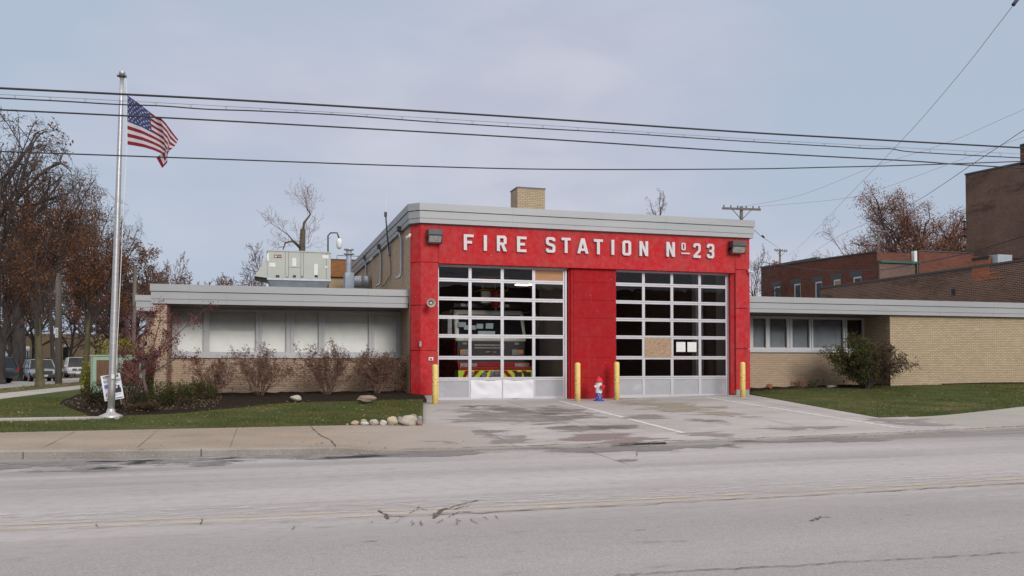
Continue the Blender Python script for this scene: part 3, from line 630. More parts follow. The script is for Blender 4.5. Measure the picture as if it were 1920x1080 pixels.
# pale side pavement strip at the right end and the walk along the side street
path = sheet('path', [-8.75, -8.1, -7.4, -6.85], 18.9, 95, 60, lambda x, y: zt(x, y)+.115, 'sidewalk_pale', .1)
mb = MB()
for yy in lin(20, 60, 26): crack(mb, [(-8.74, yy), (-6.86, yy)], .02, int(yy*3), None, .002, 5, .121)
mb.build('joint', 'crack', path)
tag(sheet('path', lin(-6.85, -3.0, 10), 20.84, lambda x: 21.16, 2, lambda x, y: zt(x, y)+.15, 'sidewalk_pale', .1), kind='structure')
def fb(x):      # front edge of the planting bed by the left wing
    return (24.7 if x > 4.2 else 24.6-(4.2-x)*.10-1.9*sm(1.2, -1.9, x)-.4*sm(-1.2, -2.6, x))+max(0, -3.7-x)*2.6
lawnz = lambda x, y: zt(x, y)+lawnlift(x, y)
def WL(x, y): return x-1.12*cl((x-1.5)/3.1, 0, 1)*cl(1-(y-18.7)/6.0, 0, 1)
def WR(x, y): return x-.75*cl(1-(x-16.1)/4, 0, 1)*cl(1-(y-18.6)/7.0, 0, 1)
sheet('lawn', lin(-6.84, 4.6, 48), lambda x: BACK(x)+.02, lambda x: fb(x)+.05 if x > -5.1 else 29.5, 26, lawnz, 'lawn', .2, warp=WL)
sheet('lawn', lin(-6.84, -2.95, 8), 29.52, 62, 14, lawnz, 'lawn', .2)
sheet('mulch_bed', lin(-5.0, 4.7, 60), fb, lambda x: 28.4, 26, lambda x, y: lawnz(x, y)+.012+.06*sm(0, .6, y-fb(x))+.018*math.sin(x*7.1+y*3)*sm(0, .4, y-fb(x)), 'mulch', .1, noise_amp=.012)
sheet('lawn', lin(16.12, 45, 50), lambda x: BACK(x)+.02, lambda x: (26.75 if x < 22.2 else 26.05), 22, lambda x, y: zt(x, y)+.03+.05*sm(16.1, 17.5, x)+.03*sm(24, 26, y), 'lawn', .2, warp=WR)
sheet('mulch_bed', lin(16.12, 22.3, 24), 26.2, 27.7, 8, lambda x, y: zt(x, y)+.13+.02*math.sin(x*6), 'mulch', .1, noise_amp=.01)
sheet('mulch_bed', lin(24.5, 45, 30), lambda x: 26.0-.25*sm(24.5, 27, x), 26.3, 4, lambda x, y: zt(x, y)+.13, 'mulch', .1, noise_amp=.01)
def tl(x): return kerbY(x)+.75
sheet('lawn', lin(20.6, 45, 30), lambda x: kerbY(x)+1.5, lambda x: kerbY(x)+1.5+.7*sm(20.6, 22.5, x), 5, lambda x, y: zt(x, y)+.085, 'lawn', .1)
sheet('verge', lin(-11.6, -8.76, 6), 24, 100, 60, lambda x, y: zt(x, y)+.06+.07*math.sin((x+11.6)/2.84*math.pi), 'verge', .1)
tag(sheet_ys('side_road', lin(-17.4, -11.7, 4), lin(12, 120, 60), lambda x, y: zt(x, y)+.0, 'side_asphalt'), kind='structure')
tag(sheet_ys('car_park', lin(-60, -17.5, 6), lin(64, 118, 20), lambda x, y: zt(x, y)-.03, 'soil'), kind='structure')
# grass blades and litter
def blades(name, n, fx, mat, h, w, seed, zfun):
    r_ = np.random.RandomState(seed); x, y = fx(r_, n); n = len(x); z = np.array([zfun(a, b_) for a, b_ in zip(x, y)])
    az = r_.uniform(0, 6.28, n); hh = h*r_.uniform(.5, 1.25, n); ww = w*r_.uniform(.6, 1.3, n); lx, ly = r_.normal(0, .4, n)*hh, r_.normal(0, .4, n)*hh
    cl__ = .62+.5*(np.sin(x*1.9+np.sin(y*1.3)*2)*np.sin(y*2.3+x*.7)); hh = hh*np.clip(cl__+r_.uniform(-.2, .3, n), .35, 1.3)
    a = np.stack([x-np.cos(az)*ww, y-np.sin(az)*ww, z-.01], 1); b_ = np.stack([x+np.cos(az)*ww, y+np.sin(az)*ww, z-.01], 1); c = np.stack([x+lx, y+ly, z+hh], 1)
    v = np.stack([a, b_, c], 1).reshape(-1, 3).astype(np.float32); me = bpy.data.meshes.new(name); me.vertices.add(3*n); me.vertices.foreach_set('co', v.ravel())
    me.loops.add(3*n); me.loops.foreach_set('vertex_index', np.arange(3*n, dtype=np.int32)); me.polygons.add(n); me.polygons.foreach_set('loop_start', np.arange(0, 3*n, 3, dtype=np.int32)); me.polygons.foreach_set('loop_total', np.full(n, 3, dtype=np.int32))
    me.materials.append(MATS[mat]); me.update(calc_edges=True); me.validate(); o = bpy.data.objects.new(name, me); COL.objects.link(o); o['kind'] = 'stuff'; return o
def left_lawn(r_, n):
    x = r_.uniform(-6.8, 4.55, n); y = r_.uniform(18.67, 27, n); top = np.array([fb(a) if a > -5.1 else 29 for a in x]); k = (y < top+.06) & ~((y > 20.83) & (y < 21.17) & (x < -3.0)); x, y = x[k], y[k]; return np.array([WL(a, b_) for a, b_ in zip(x, y)]), y
def right_lawn(r_, n):
    x = r_.uniform(16.15, 30, n); y = r_.uniform(18.35, 26.7, n); lo = np.array([BACK(a)-.05+.05*math.sin(a*9) for a in x]); k = (y > lo) & ((y < 26.1) | (x < 22)) & ((x < 24) | (y < 25.8)); x, y = x[k], y[k]; return np.array([WR(a, b_) for a, b_ in zip(x, y)]), y
blades('grass', 90000, left_lawn, 'grass', .045, .006, 1, lawnz)
blades('grass', 70000, right_lawn, 'grass', .045, .007, 2, lambda x, y: zt(x, y)+.03+.05*sm(16.1, 17.5, x)+.03*sm(24, 26, y))
def litter(name, spots, seed, size=.045):
    rn = random.Random(seed); mb = MB()
    for x, y, z in spots:
        a = rn.uniform(0, 6.28); s_ = size*rn.uniform(.5, 1.4); t = rn.uniform(-.4, .4); ca, sa = math.cos(a)*s_, math.sin(a)*s_
        mb.add([(x-ca, y-sa, z+.012), (x+sa*.6, y-ca*.6, z+.012+abs(t)*s_), (x+ca, y+sa, z+.02+s_*.3), (x-sa*.6, y+ca*.6, z+.016)], [(0, 1, 2, 3)])
    return tag(mb.build(name, 'litter'), kind='stuff')
rn = random.Random(8); sp = []
for _ in range(420):
    x, y = rn.uniform(-6.8, 4.5), rn.uniform(18.8, 24.3)
    if y < fb(x): sp.append((WL(x, y), y, lawnz(x, y)+.03))
for _ in range(900): x, y = rn.uniform(-4.8, -1.0), rn.uniform(21.5, 25.6); sp.append((x, y, lawnz(x, y)+.07)) if y > fb(x) else None
for _ in range(420):
    x, y = rn.uniform(16.3, 29), rn.uniform(18.6, 26)
    if y > BACK(x): sp.append((x, y, zt(x, y)+.12))
for _ in range(90): x = rn.gauss(18.5, 1.6); y = BACK(x)+abs(rn.gauss(0, .5))+.05; sp.append((x, y, zt(x, y)+.1))
litter('leaf_litter', sp, 1, .028)
litter('leaf_litter', [(rn.uniform(-11.4, -8.9), rn.uniform(25, 75), 0) for _ in range(1)] and [(x, y, zt(x, y)+.13) for x, y in [(rn.uniform(-11.4, -8.9), rn.uniform(26, 75)) for _ in range(500)]]+[(x, y, zt(x, y)-.02) for x, y in [(rn.uniform(-40, -17.6), rn.uniform(65, 95)) for _ in range(1500)]], 2, .055)
litter('leaf_litter', [(x, y, zt(x, y)+flare(x)) for x, y in [(rn.uniform(-6, 20), kerbY(0)+abs(rn.gauss(.3, .5))+.7*bow(3)) for _ in range(45)]]+[(x, kerbY(x)-.06-abs(rn.gauss(0, .15)), -.01) for x in [rn.uniform(-6, 20) for _ in range(50)]], 3, .03)
# ------------------------------------------------------------------ fire station
FS = thing('fire_station', 'low buff brick fire station with red two bay garage front and grey metal fascia', 'fire station', (10, 26, .4))
def part(mb, name, mat, **k): return mb.build(name, mat, FS, **k)
YF = 25.7; XL, XR = 4.45, 16.1; D1 = (5.24, 9.52); D2 = (11.2, 15.44); ZH = 4.62; ZF = 5.83; ZT = 6.43
zg = lambda v: P(850, v, YF).z
def stacked(fn, zs, g=.022):
    for i in range(len(zs)-1): fn(zs[i]+(g/2 if i else 0), zs[i+1]-(g/2 if i < len(zs)-2 else 0))
mb = MB(); polyL = [(XL, 25.97), (4.7, YF), (D1[0], YF), (D1[0], 26.12), (XL, 26.12)]
zc = [.58, P(790, 657, YF).z, P(790, 572, YF).z, P(790, 491, YF).z, ZF]
stacked(lambda a, b: mb.prism(polyL, a, b), zc); mb.prism([(XL+.03, 26.0), (4.73, YF+.03), (D1[0]-.02, YF+.03), (D1[0]-.02, 26.1), (XL+.03, 26.1)], .56, ZF-.01)
part(mb, 'column', 'red_wall')
mb = MB(); zc = [.66, P(1395, 654, YF).z, P(1395, 578, YF).z, P(1395, 506, YF).z, ZF]
stacked(lambda a, b: mb.prism([(D2[1]+.12, YF), (XR, YF), (XR, 26.12), (D2[1]+.12, 26.12)], a, b), zc)
mb.prism([(D2[1]+.1, YF+.08), (XR-.02, YF+.08), (XR-.02, 26.1), (D2[1], 26.1), (D2[1], YF+.16)], .5, ZH)
part(mb, 'column', 'red_wall')
mb = MB(); mb.prism([(XL+.02, 25.99), (4.72, YF+.02), (D1[0]-.02, YF+.02), (D1[0]-.02, 26.3), (XL+.02, 26.3)], .2, .575); part(mb, 'footing', 'foundation'); mb = MB(); mb.box(D2[1]+.14, XR-.02, YF+.02, 26.3, .2, .655)
part(mb, 'footing', 'foundation')
mb = MB(); mb.box(D1[0]+.01, D2[1]+.11, YF+.004, 26.12, ZH, ZF); part(mb, 'header', 'red_wall')
mb = MB(); zs = [.36]+[P(1115, v, 25.85).z for v in (735, 708, 670, 632, 597, 563, 530)]+[ZH-.004]
stacked(lambda a, b: mb.box(D1[1]+.2, D2[0], 25.83, 26.2, a, b), zs, .012); mb.box(D1[1]+.1, D2[0]-.012, 25.842, 26.2, .3, ZH-.01); mb.box(D1[1]+.04, D1[1]+.19, 25.9, 26.2, .36, ZH-.006)
part(mb, 'pier', 'red_pier')
# letters on the header
def letter_M(u, v, Y, h, sx=1.0):
    p = P(u, v, Y); return Matrix.Translation(p) @ Matrix.Rotation(math.pi/2, 4, 'X') @ Matrix.Scale(h, 4) @ Matrix.Diagonal((sx, 1, 1, 1))
w_ = .19; x_ = .60
def box_(x0, y0, x1, y1): return [(x0, y0), (x1, y0), (x1, y1), (x0, y1)]
c_ = .12
GL = {'F': [[(0, 0), (w_, 0), (w_, .42), (.5, .42), (.5, .59), (w_, .59), (w_, .83), (x_, .83), (x_, 1), (0, 1)]], 'I': [box_(0, 0, w_, 1)],
      'E': [[(0, 0), (x_, 0), (x_, .17), (w_, .17), (w_, .42), (.5, .42), (.5, .59), (w_, .59), (w_, .83), (x_, .83), (x_, 1), (0, 1)]],
      'T': [[(.205, 0), (.395, 0), (.395, .83), (x_, .83), (x_, 1), (0, 1), (0, .83), (.205, .83)]],
      'R': [[(0, 0), (w_, 0), (w_, .40), (.26, .40), (.42, 0), (.63, 0), (.45, .43), (.56, .47), (.61, .55), (.61, .87), (.5, 1), (0, 1)], [(w_, .56), (.40, .56), (.42, .59), (.42, .80), (.39, .83), (w_, .83)]],
      'A': [[(-.04, 0), (.15, 0), (.2, .17), (.47, .17), (.52, 0), (.71, 0), (.45, 1), (.22, 1)], [(.25, .33), (.42, .33), (.335, .68)]],
      'O': [[(c_, 0), (x_-c_, 0), (x_, c_), (x_, 1-c_), (x_-c_, 1), (c_, 1), (0, 1-c_), (0, c_)], [(w_+.02, .17), (x_-w_-.02, .17), (x_-w_, .19), (x_-w_, .81), (x_-w_-.02, .83), (w_+.02, .83), (w_, .81), (w_, .19)]],
      'N': [[(0, 0), (.18, 0), (.18, .58), (.41, 0), (x_, 0), (x_, 1), (.42, 1), (.42, .42), (.19, 1), (0, 1)]],
      'S': [stroke([(.09, .25), (.09, .14), (.15, .085), (.45, .085), (.51, .14), (.51, .40), (.45, .47), (.15, .56), (.09, .62), (.09, .86), (.15, .915), (.45, .915), (.51, .86), (.51, .75)], .18)],
      '2': [[(0, 0), (.6, 0), (.6, .17), (.27, .17), (.56, .46), (.6, .56), (.6, .87), (.48, 1), (.12, 1), (0, .87), (0, .72), (.19, .72), (.19, .81), (.21, .83), (.39, .83), (.41, .81), (.41, .57), (.39, .52), (0, .15)]],
      '3': [[(.12, 0), (.48, 0), (.6, .12), (.6, .44), (.53, .5), (.6, .56), (.6, .88), (.48, 1), (.12, 1), (0, .88), (0, .72), (.19, .72), (.19, .81), (.21, .83), (.39, .83), (.41, .81), (.41, .62), (.37, .58), (.2, .58), (.2, .42), (.37, .42), (.41, .38), (.41, .19), (.39, .17), (.21, .17), (.19, .19), (.19, .28), (0, .28), (0, .12)]]}
GL['_'] = [box_(0, 0, 1, .16)]
LT = [('F', 869, 469), ('I', 906.5, 470.5), ('R', 931, 471), ('E', 968.7, 472.5), ('S', 1023, 473.5), ('T', 1052, 474.3), ('A', 1082.5, 475.3), ('T', 1112.7, 476.8), ('I', 1145.5, 478), ('O', 1166, 479), ('N', 1198, 480), ('N', 1248.5, 481.3), ('2', 1299, 483.5), ('3', 1324.5, 484.3)]
hL = (P(869, 439.5, YF).z-P(869, 469, YF).z)
for ch, u, v in LT:
    curve_mesh('letter', GL[ch], .05/hL, 'letter_white', FS, letter_M(u, v, YF-.02, hL, 1.06 if ch not in '23' else .93))
curve_mesh('letter', GL['O'], .1, 'letter_white', FS, letter_M(1277.2, 469, YF-.02, hL*.5, 1.06)); curve_mesh('letter', GL['_'], .1, 'letter_white', FS, letter_M(1277, 476.3, YF-.02, .28, 1.12))
# fascias
def fascia(poly, z0, z1):
    h = z1-z0; mb = MB(); ring(mb, poly, z0+h*.635, z1, .10); ring(mb, poly, z0+h*.245, z0+h*.60, .075); ring(mb, poly, z0, z0+h*.232, .06); part(mb, 'fascia', 'fascia')
    mb = MB(); ring(mb, poly, z0+.01, z1-.02, .045, -.05); part(mb, 'fascia_joint', 'fascia_gap')
def roofslab(poly, z, mat='roof_gravel'): mb = MB(); mb.prism(offs(poly, -.12), z-.06, z); part(mb, 'roof', mat)
GP = [(XL-.02, 46), (XL-.02, 25.93), (4.68, 25.66), (XR+.04, 25.66), (XR+.04, 46)]
fascia(GP, ZF, ZT); roofslab(GP, ZT-.1)
mb = MB(); mb.prism(offs(GP, -.02), ZF-.03, ZF-.004); part(mb, 'soffit', 'soffit')
LP = [(-2.92, 36), (-2.92, 26.4), (4.36, 26.4), (4.36, 36)]; zl0, zl1 = 3.27, 3.83
fascia(LP, zl0, zl1); roofslab(LP, zl1-.06); mb = MB(); mb.prism(offs(LP, -.03), zl0-.02, zl0-.003); part(mb, 'soffit', 'soffit')
RP = [(16.18, 46), (16.18, 26.0), (40, 26.0), (40, 46)]; zr1 = 3.86; zr0 = 3.31
fascia(RP, zr0, zr1); roofslab(RP, zr1-.06); mb = MB(); mb.prism(offs(RP, -.03), zr0-.02, zr0-.003); part(mb, 'soffit', 'soffit')
bp = P(253, 553, 36); BP = [(bp.x+.1, 46), (bp.x+.1, 36.2), (-2.0, 36.2), (-2.0, 46)]
zb1, zb0 = P(270, 553, 36.1).z, P(270, 583, 36.1).z; fascia(BP, zb0, zb1); roofslab(BP, zb1-.06); mb = MB(); mb.prism(offs(BP, -.03), zb0-.02, zb0-.003); part(mb, 'soffit', 'soffit')
for poly_y, z0, z1, us in ((25.66, ZF, ZT, (960, 1127, 1247, 1330)), (26.4, zl0, zl1, (355, 425, 566, 690)), (26.0, zr0, zr1, (1480, 1545, 1640, 1760, 1860))):
    h = z1-z0
    for u in us:
        x = XA(u, poly_y, 560)
        for a, b, d in ((.635, 1, .10), (.245, .60, .075), (0, .232, .06)):
            mb = MB(); mb.box(x-.004, x+.004, poly_y-d-.002, poly_y-d+.02, z0+h*a+.004, z0+h*b-.004); part(mb, 'fascia_seam', 'lens_grey')
# brick walls
mb = MB(); mb.box(-2.9, -2.57, 26.42, 27.9, .2, 3.25); part(mb, 'pillar', 'buff')
mb = MB(); mb.box(-2.57, XL+.02, 27.9, 28.1, .2, 1.72); mb.box(-2.57, XL+.02, 27.9, 28.1, 3.24, 3.262); mb.box(-2.9, -2.65, 27.9, 36, .1, 3.25); mb.box(-2.9, XL, 35.8, 36, .1, 3.25); part(mb, 'wall', 'buff')
mb = MB(); mb.box(XL, XL+.25, 26.125, 46, .2, ZF-.035); part(mb, 'side_wall', 'buff')
mb = MB(); mb.box(BP[0][0]+.25, -2.95, 36.9, 37.1, 0, zb0-.02); mb.box(BP[0][0]+.25, BP[0][0]+.45, 37.1, 46, 0, zb0-.02); part(mb, 'wall', 'buff')
mb = MB(); mb.box(22.2, 40, 26.1, 26.35, .2, zr0-.02); mb.box(22.2, 22.45, 26.36, 27.5, .2, zr0-.02); part(mb, 'wall', 'buff_light')
mb = MB(); mb.box(XR+.002, 22.2, 27.45, 27.65, .2, 1.94); mb.box(XR+.002, 22.2, 27.45, 27.65, 3.28, zr0-.022); part(mb, 'wall', 'buff')
mb = MB(); mb.box(XR-.25, XR-.01, 26.13, 46, .2, ZF-.035); mb.box(XL, XR, 45.8, 46, .2, ZF-.035); mb.box(16.2, 39.8, 45.8, 46, .2, zr0-.03); part(mb, 'rear_wall', 'buff')
mb = MB(); cx, cy = XA(995, 31, 380), 31; q0, q1 = XA(970, cy, 370), XA(1022, cy, 370); mb.box(q0, q1, cy, cy+.9, ZT-.1, P(995, 353.5, cy).z); part(mb, 'chimney', 'buff_light')
mb = MB(); mb.box(q0-.02, q1+.02, cy-.02, cy+.92, P(995, 353.5, cy).z, P(995, 351.5, cy).z); part(mb, 'chimney_cap', 'dark_metal')
# windows
def window(us, Y, z0, z1, wall_x, frame, glassm, blindm, dbl, brown=None, sill=.09):
    """us: list of (u_left, u_right) glass spans"""
    sh = .007 if frame == 'frame_white' else .016; f = MB(); g = MB(); bl = MB(); xs = [(XA(a, Y), XA(b, Y)) for a, b in us]
    fx0, fx1 = wall_x; y0, y1 = Y-.05, Y+.05
    f.box(fx0, fx1, y0, y1, z0, z0+.07); f.box(fx0, fx1, y0, y1, z1-.06, z1)
    ed = [fx0]+[q for s in xs for q in s]+[fx1]
    for i in range(0, len(ed), 2):
        a, b = ed[i], ed[i+1]
        if b-a > .16: m = (a+b)/2; f.box(a, m-.012, y0, y1, z0+.07, z1-.06); f.box(m+.012, b, y0, y1, z0+.07, z1-.06); f.box(m-.012, m+.012, y0+.03, y1, z0+.07, z1-.06)
        else: f.box(a, b, y0, y1, z0+.07, z1-.06)
    for a, b in xs:      # stepped inner sash
        f.box(a, a+sh, y0+.02, y1-.01, z0+.071, z1-.061); f.box(b-sh, b, y0+.02, y1-.01, z0+.071, z1-.061); f.box(a+sh, b-sh, y0+.02, y1-.01, z0+.071, z0+.095); f.box(a+sh, b-sh, y0+.02, y1-.01, z1-.085, z1-.061)
        g.quad((a+sh, Y, z0+.09), (b-sh, Y, z0+.09), (b-sh, Y, z1-.08), (a+sh, Y, z1-.08))
    w = f.build('window', frame, FS); g.build('pane', glassm, w)
    s = MB(); s.box(fx0-.03, fx1+.03, y0-.07, Y-.02, z0-sill, z0-.003); s.build('sill', frame, w)
    br = MB()
    for i, (a, b) in enumerate(xs):
        if brown and i in brown:
            n = 14
            for k in range(n): x = a+(b-a)*k/n; br.box(x, x+(b-a)/n*.6, Y+.2, Y+.24, z0+.08, z1-.07); br.box(x+(b-a)/n*.6, a+(b-a)*(k+1)/n, Y+.225, Y+.25, z0+.08, z1-.07)
            continue
        rn = random.Random(i+int(Y)); zz = z0+.10; tilt = rn.uniform(.86, .95)
        while zz < z1-.08:
            fr_ = (zz-z0)/(z1-z0); tt = tilt*rn.uniform(.97, 1.03)*(.72 if (i == 1 and fr_ > .52) else .82 if fr_ > .72 else 1); bl.add([(a+.004, Y+.071, zz+.034*tt), (b-.004, Y+.071, zz+.034*tt+rn.uniform(-.003, .003)), (b-.004, Y+.06, zz+rn.uniform(-.002, .002)), (a+.004, Y+.06, zz)], [(0, 1, 2, 3)]); zz += .0285  # upper slats opened wider to darken pane tops like reflection and eave shade
        for fr in (.2, .8): x = a+(b-a)*fr; bl.box(x-.003, x+.003, Y+.052, Y+.056, z0+.09, z1-.08)
    if bl.v: bl.build('blind', blindm, w)
    if br.v: br.build('curtain', 'curtain_brown', w)
    return w
ZW0 = P(540, 661, 27.9).z; ZW1 = P(540, 583.5, 27.9).z
window([(332, 382), (392, 480), (491, 537), (551, 598), (608.5, 692), (701.5, 745)], 27.95, 1.80, 3.23, (-2.56, XL-.003), 'frame_grey', 'window_glass', 'blind', True)
window([(1411, 1435), (1442, 1474.5), (1484.5, 1516.5), (1523.5, 1580), (1587, 1616)], 27.5, 2.03, 3.27, (XR+.01, P(1624, 640, 27.5).x), 'frame_white', 'dark_glass', 'blind_grey', True, brown=[4])
mb = MB(); mb.box(P(1624, 640, 27.5).x+.004, 22.19, 27.45, 27.65, 1.945, 3.276); part(mb, 'wall', 'buff')
# rooms behind the windows
mb = MB(); mb.box(-2.5, XL-.02, 29.6, 29.65, .3, 3.2); part(mb, 'room_wall', 'bay_wall'); mb = MB(); mb.box(XR+.02, 24, 29.3, 29.35, .3, 3.2); part(mb, 'room_wall', 'bay_wall')
# garage interior
mb = MB(); mb.box(XL+.26, XR-.26, 26.15, 45.8, .30, .36); part(mb, 'bay_floor', 'bay_floor')
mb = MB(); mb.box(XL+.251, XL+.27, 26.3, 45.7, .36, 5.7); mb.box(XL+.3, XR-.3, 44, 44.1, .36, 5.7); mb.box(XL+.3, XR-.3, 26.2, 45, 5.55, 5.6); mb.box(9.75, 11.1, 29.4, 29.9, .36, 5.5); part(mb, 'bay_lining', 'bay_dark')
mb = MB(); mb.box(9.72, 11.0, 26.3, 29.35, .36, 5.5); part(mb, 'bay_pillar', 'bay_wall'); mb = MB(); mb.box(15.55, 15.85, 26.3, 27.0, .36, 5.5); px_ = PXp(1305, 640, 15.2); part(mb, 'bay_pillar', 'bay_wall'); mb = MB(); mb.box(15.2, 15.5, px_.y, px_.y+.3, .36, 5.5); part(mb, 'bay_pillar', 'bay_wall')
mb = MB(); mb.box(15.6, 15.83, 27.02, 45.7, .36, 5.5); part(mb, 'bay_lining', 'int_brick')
lt = MB()
for u0, u1, v, Y in ((821, 852, 497.2, 30), (858, 868, 498, 36), (871, 884, 498.2, 36.5), (900, 912, 499, 40)):
    a, b = P(u0, v, Y), P(u1, v, Y); lt = MB(); lt.box(a.x, b.x, Y, Y+.12, a.z-.02, a.z+.03); part(lt, 'ceiling_light', 'tube_light')
lt = MB(); a, b = P(967, 534, 32), P(990, 534, 32); lt.box(a.x, b.x, 32, 32.1, a.z-.02, a.z+.03); part(lt, 'ceiling_light', 'tube_light'); lt = MB(); a, b = P(992, 534, 34), P(998, 534, 34); lt.box(a.x, b.x, 34, 34.1, a.z-.02, a.z+.03); part(lt, 'ceiling_light', 'tube_light')
# overhead doors
ZR = [.38, 1.055, 1.72, 2.40, 2.985, 3.565, 4.15, 4.60]
def door(x0, x1, seed, white=(), osb=None, ply=None, papers=None, z0=.0):
    Y = 26.0; cw = (x1-x0)/4; f = MB(); n = len(ZR)-1
    zs = [z+z0 for z in ZR]
    for i, z in enumerate(zs):
        h = .055 if 0 < i < n else .045
        if i == 0: f.box(x0, x1, Y, Y+.05, z, z+.11)
        elif i == n: f.box(x0, x1, Y, Y+.05, z-.05, z)
        else: f.box(x0, x1, Y, Y+.05, z-h, z-.004); f.box(x0, x1, Y+.003, Y+.05, z+.004, z+h)
    for k in range(5):
        a = x0+cw*k; a0 = max(x0, a-.05); a1 = min(x1, a+.05)
        if k == 0: a1 = x0+.055
        if k == 4: a0 = x1-.055
        for i in range(n): f.box(a0, a1, Y+.002, Y+.048, zs[i]+(.056 if i else .111), zs[i+1]-.056)
    d = f.build('garage_door', 'aluminium', FS)
    g = MB()
    for k in range(4):
        for i in range(1, n):
            if (k, i) in (osb, ply): continue
            g.quad((x0+cw*k+.045, Y+.025, zs[i]+.05), (x0+cw*(k+1)-.045, Y+.025, zs[i]+.05), (x0+cw*(k+1)-.045, Y+.025, zs[i+1]-.05), (x0+cw*k+.045, Y+.025, zs[i+1]-.05))
    g.build('pane', 'door_glass', d)
    p = MB(); wsh = MB(); rn = random.Random(seed)
    for k in range(4):
        a, b = x0+cw*k+.05, x0+cw*(k+1)-.05
        if k in white:       # buckled replacement sheets
            nx, nz = 16, 10; vs = []
            cxs, czs = rn.uniform(.35, .85), rn.uniform(.05, .35); cx2, cz2 = rn.uniform(.1, .9), rn.uniform(.4, .8); ph_ = rn.uniform(0, 6)
            for i in range(nx+1):
                for j in range(nz+1):
                    u, v = i/nx, j/nz; e = .004 if i in (0, nx) or j == nz else .0
                    q = .04*abs(math.sin(u*4.1+ph_+v*2.2))*v*(1-u*.4)+.035*math.exp(-((u-cxs)**2+(v-czs)**2)*40)-.02*math.exp(-((u-cx2)**2+(v-cz2)**2)*25)+.012*math.sin(u*13+v*7+ph_)*v
                    vs.append((a-.03+(b-a+.06)*u, Y-.012-q*(.25 if e else 1), zs[0]+.06+(zs[1]-zs[0]-.11)*v+.02*math.sin(u*6+k)*(v > .9)))
            wsh.add(vs, [(i*(nz+1)+j, (i+1)*(nz+1)+j, (i+1)*(nz+1)+j+1, i*(nz+1)+j+1) for i in range(nx) for j in range(nz)])
        else: p = MB(); p.box(a-.004, b+.004, Y+.02, Y+.03, zs[0]+.11, zs[1]-.05); p.build('panel', 'panel_grey', d)
        if wsh.v: wsh.build('panel', 'white_sheet', d, True, label='dented white metal sheet fixed over the bottom of the door'); wsh = MB()
    for q, mt, nm in ((osb, 'osb', 'board'), (ply, 'ply', 'board')):
        if q: k, i = q; m_ = MB(); m_.box(x0+cw*k+.03, x0+cw*(k+1)-.03, Y-.004 if mt == 'osb' else Y+.02, Y+.03, zs[i]+.02, zs[i+1]-.02); m_.build(nm, mt, d, label='chipboard sheet closing a broken pane' if mt == 'osb' else 'brown board in the top corner pane')
    if papers:
        m_ = MB(); k, i = papers
        for fr in (.12, .56): a = x0+cw*k+.05+(cw-.1)*fr; m_ = MB(); m_.box(a, a+.34, Y+.012, Y+.016, zs[i]+.20, zs[i]+.53); m_.build('notice', 'label_white', d)
    sl_ = MB(); sl_.box(x0, x1, Y+.05, Y+.06, zs[0]-.03, zs[0]-.002); sl_.build('seal', 'rubber', d)
    return d
d1 = door(D1[0]+.03, D1[1]-.05, 3, white=(1, 2), ply=(3, 6)); d2 = door(D2[0]+.02, D2[1]-.04, 5, osb=(1, 2), papers=(2, 2), z0=.01)
tag(d1, 'overhead door with fire truck behind its glass and white sheets at the bottom'); tag(d2, 'overhead door with chipboard in one pane and two white notices')
for X in (D1[1]-.02, D2[1]-.01):
    mb = MB(); mb.box(X-.025, X+.035, 25.97, 26.06, .38, 4.62); part(mb, 'door_track', 'aluminium')
mb = MB(); mb.box(D1[0], D2[1], 25.93, 26.1, ZH-.02, ZH-.004); part(mb, 'head_trim', 'frame_grey')
# fittings on the front
def flood(u0, u1, v0, v1):
    a, b = P(u0, v1, YF-.2), P(u1, v0, YF-.2); m_ = MB(); zm = a.z+(b.z-a.z)*.5
    m_.prismx([(YF-.02, a.z+.02), (YF-.3, zm), (YF-.33, zm+.03), (YF-.33, b.z-.02), (YF-.02, b.z)], a.x, b.x); m_.box(a.x, a.x+.02, YF-.28, YF-.02, a.z, zm); m_.box(b.x-.02, b.x, YF-.28, YF-.02, a.z, zm)
    o = m_.build('flood_light', 'lamp_housing', FS, bevel=.012); m_ = MB(); m_.hexa([(a.x+.03, YF-.24, a.z+.03), (b.x-.03, YF-.24, a.z+.03), (a.x+.03, YF-.03, a.z+.01), (b.x-.03, YF-.03, a.z+.01), (a.x+.03, YF-.305, zm), (b.x-.03, YF-.305, zm), (a.x+.03, YF-.03, zm), (b.x-.03, YF-.03, zm)]); m_.build('lens', 'lens_grey', o)
flood(802, 828.5, 430, 455.5); flood(1371, 1396, 452, 475)
c = P(807, 568.5, YF-.25); mb = MB(); mb.lathe([(.02, .08), (.04, .02), (.075, -.06), (.125, -.125), (.135, -.125), (.09, -.05), (.055, .04), (.045, .1), (.06, .12), (.06, .24)], c, 24, 'y'); o = mb.build('horn_speaker', 'horn_beige', FS, True); mb = MB(); mb.lathe([(.03, -.1), (.035, -.04), (.02, .02)], c, 12, 'y'); mb.build('driver_cone', 'label_white', o, True)
c = P(788, 645, YF-.03); mb = MB(); mb.box(c.x-.035, c.x+.035, YF-.05, YF-.002, c.z-.08, c.z+.08); part(mb, 'wall_lamp', 'lens_grey', bevel=.008)
c = P(808, 673, YF-.03); mb = MB(); mb.box(c.x-.07, c.x+.07, YF-.04, YF-.002, c.z-.05, c.z+.05); o = part(mb, 'call_box', 'label_white', bevel=.006); mb = MB(); mb.lathe([(.028, -.02), (.028, .02)], (c.x, YF-.05, c.z), 12, 'y'); mb.build('button', 'black', o)
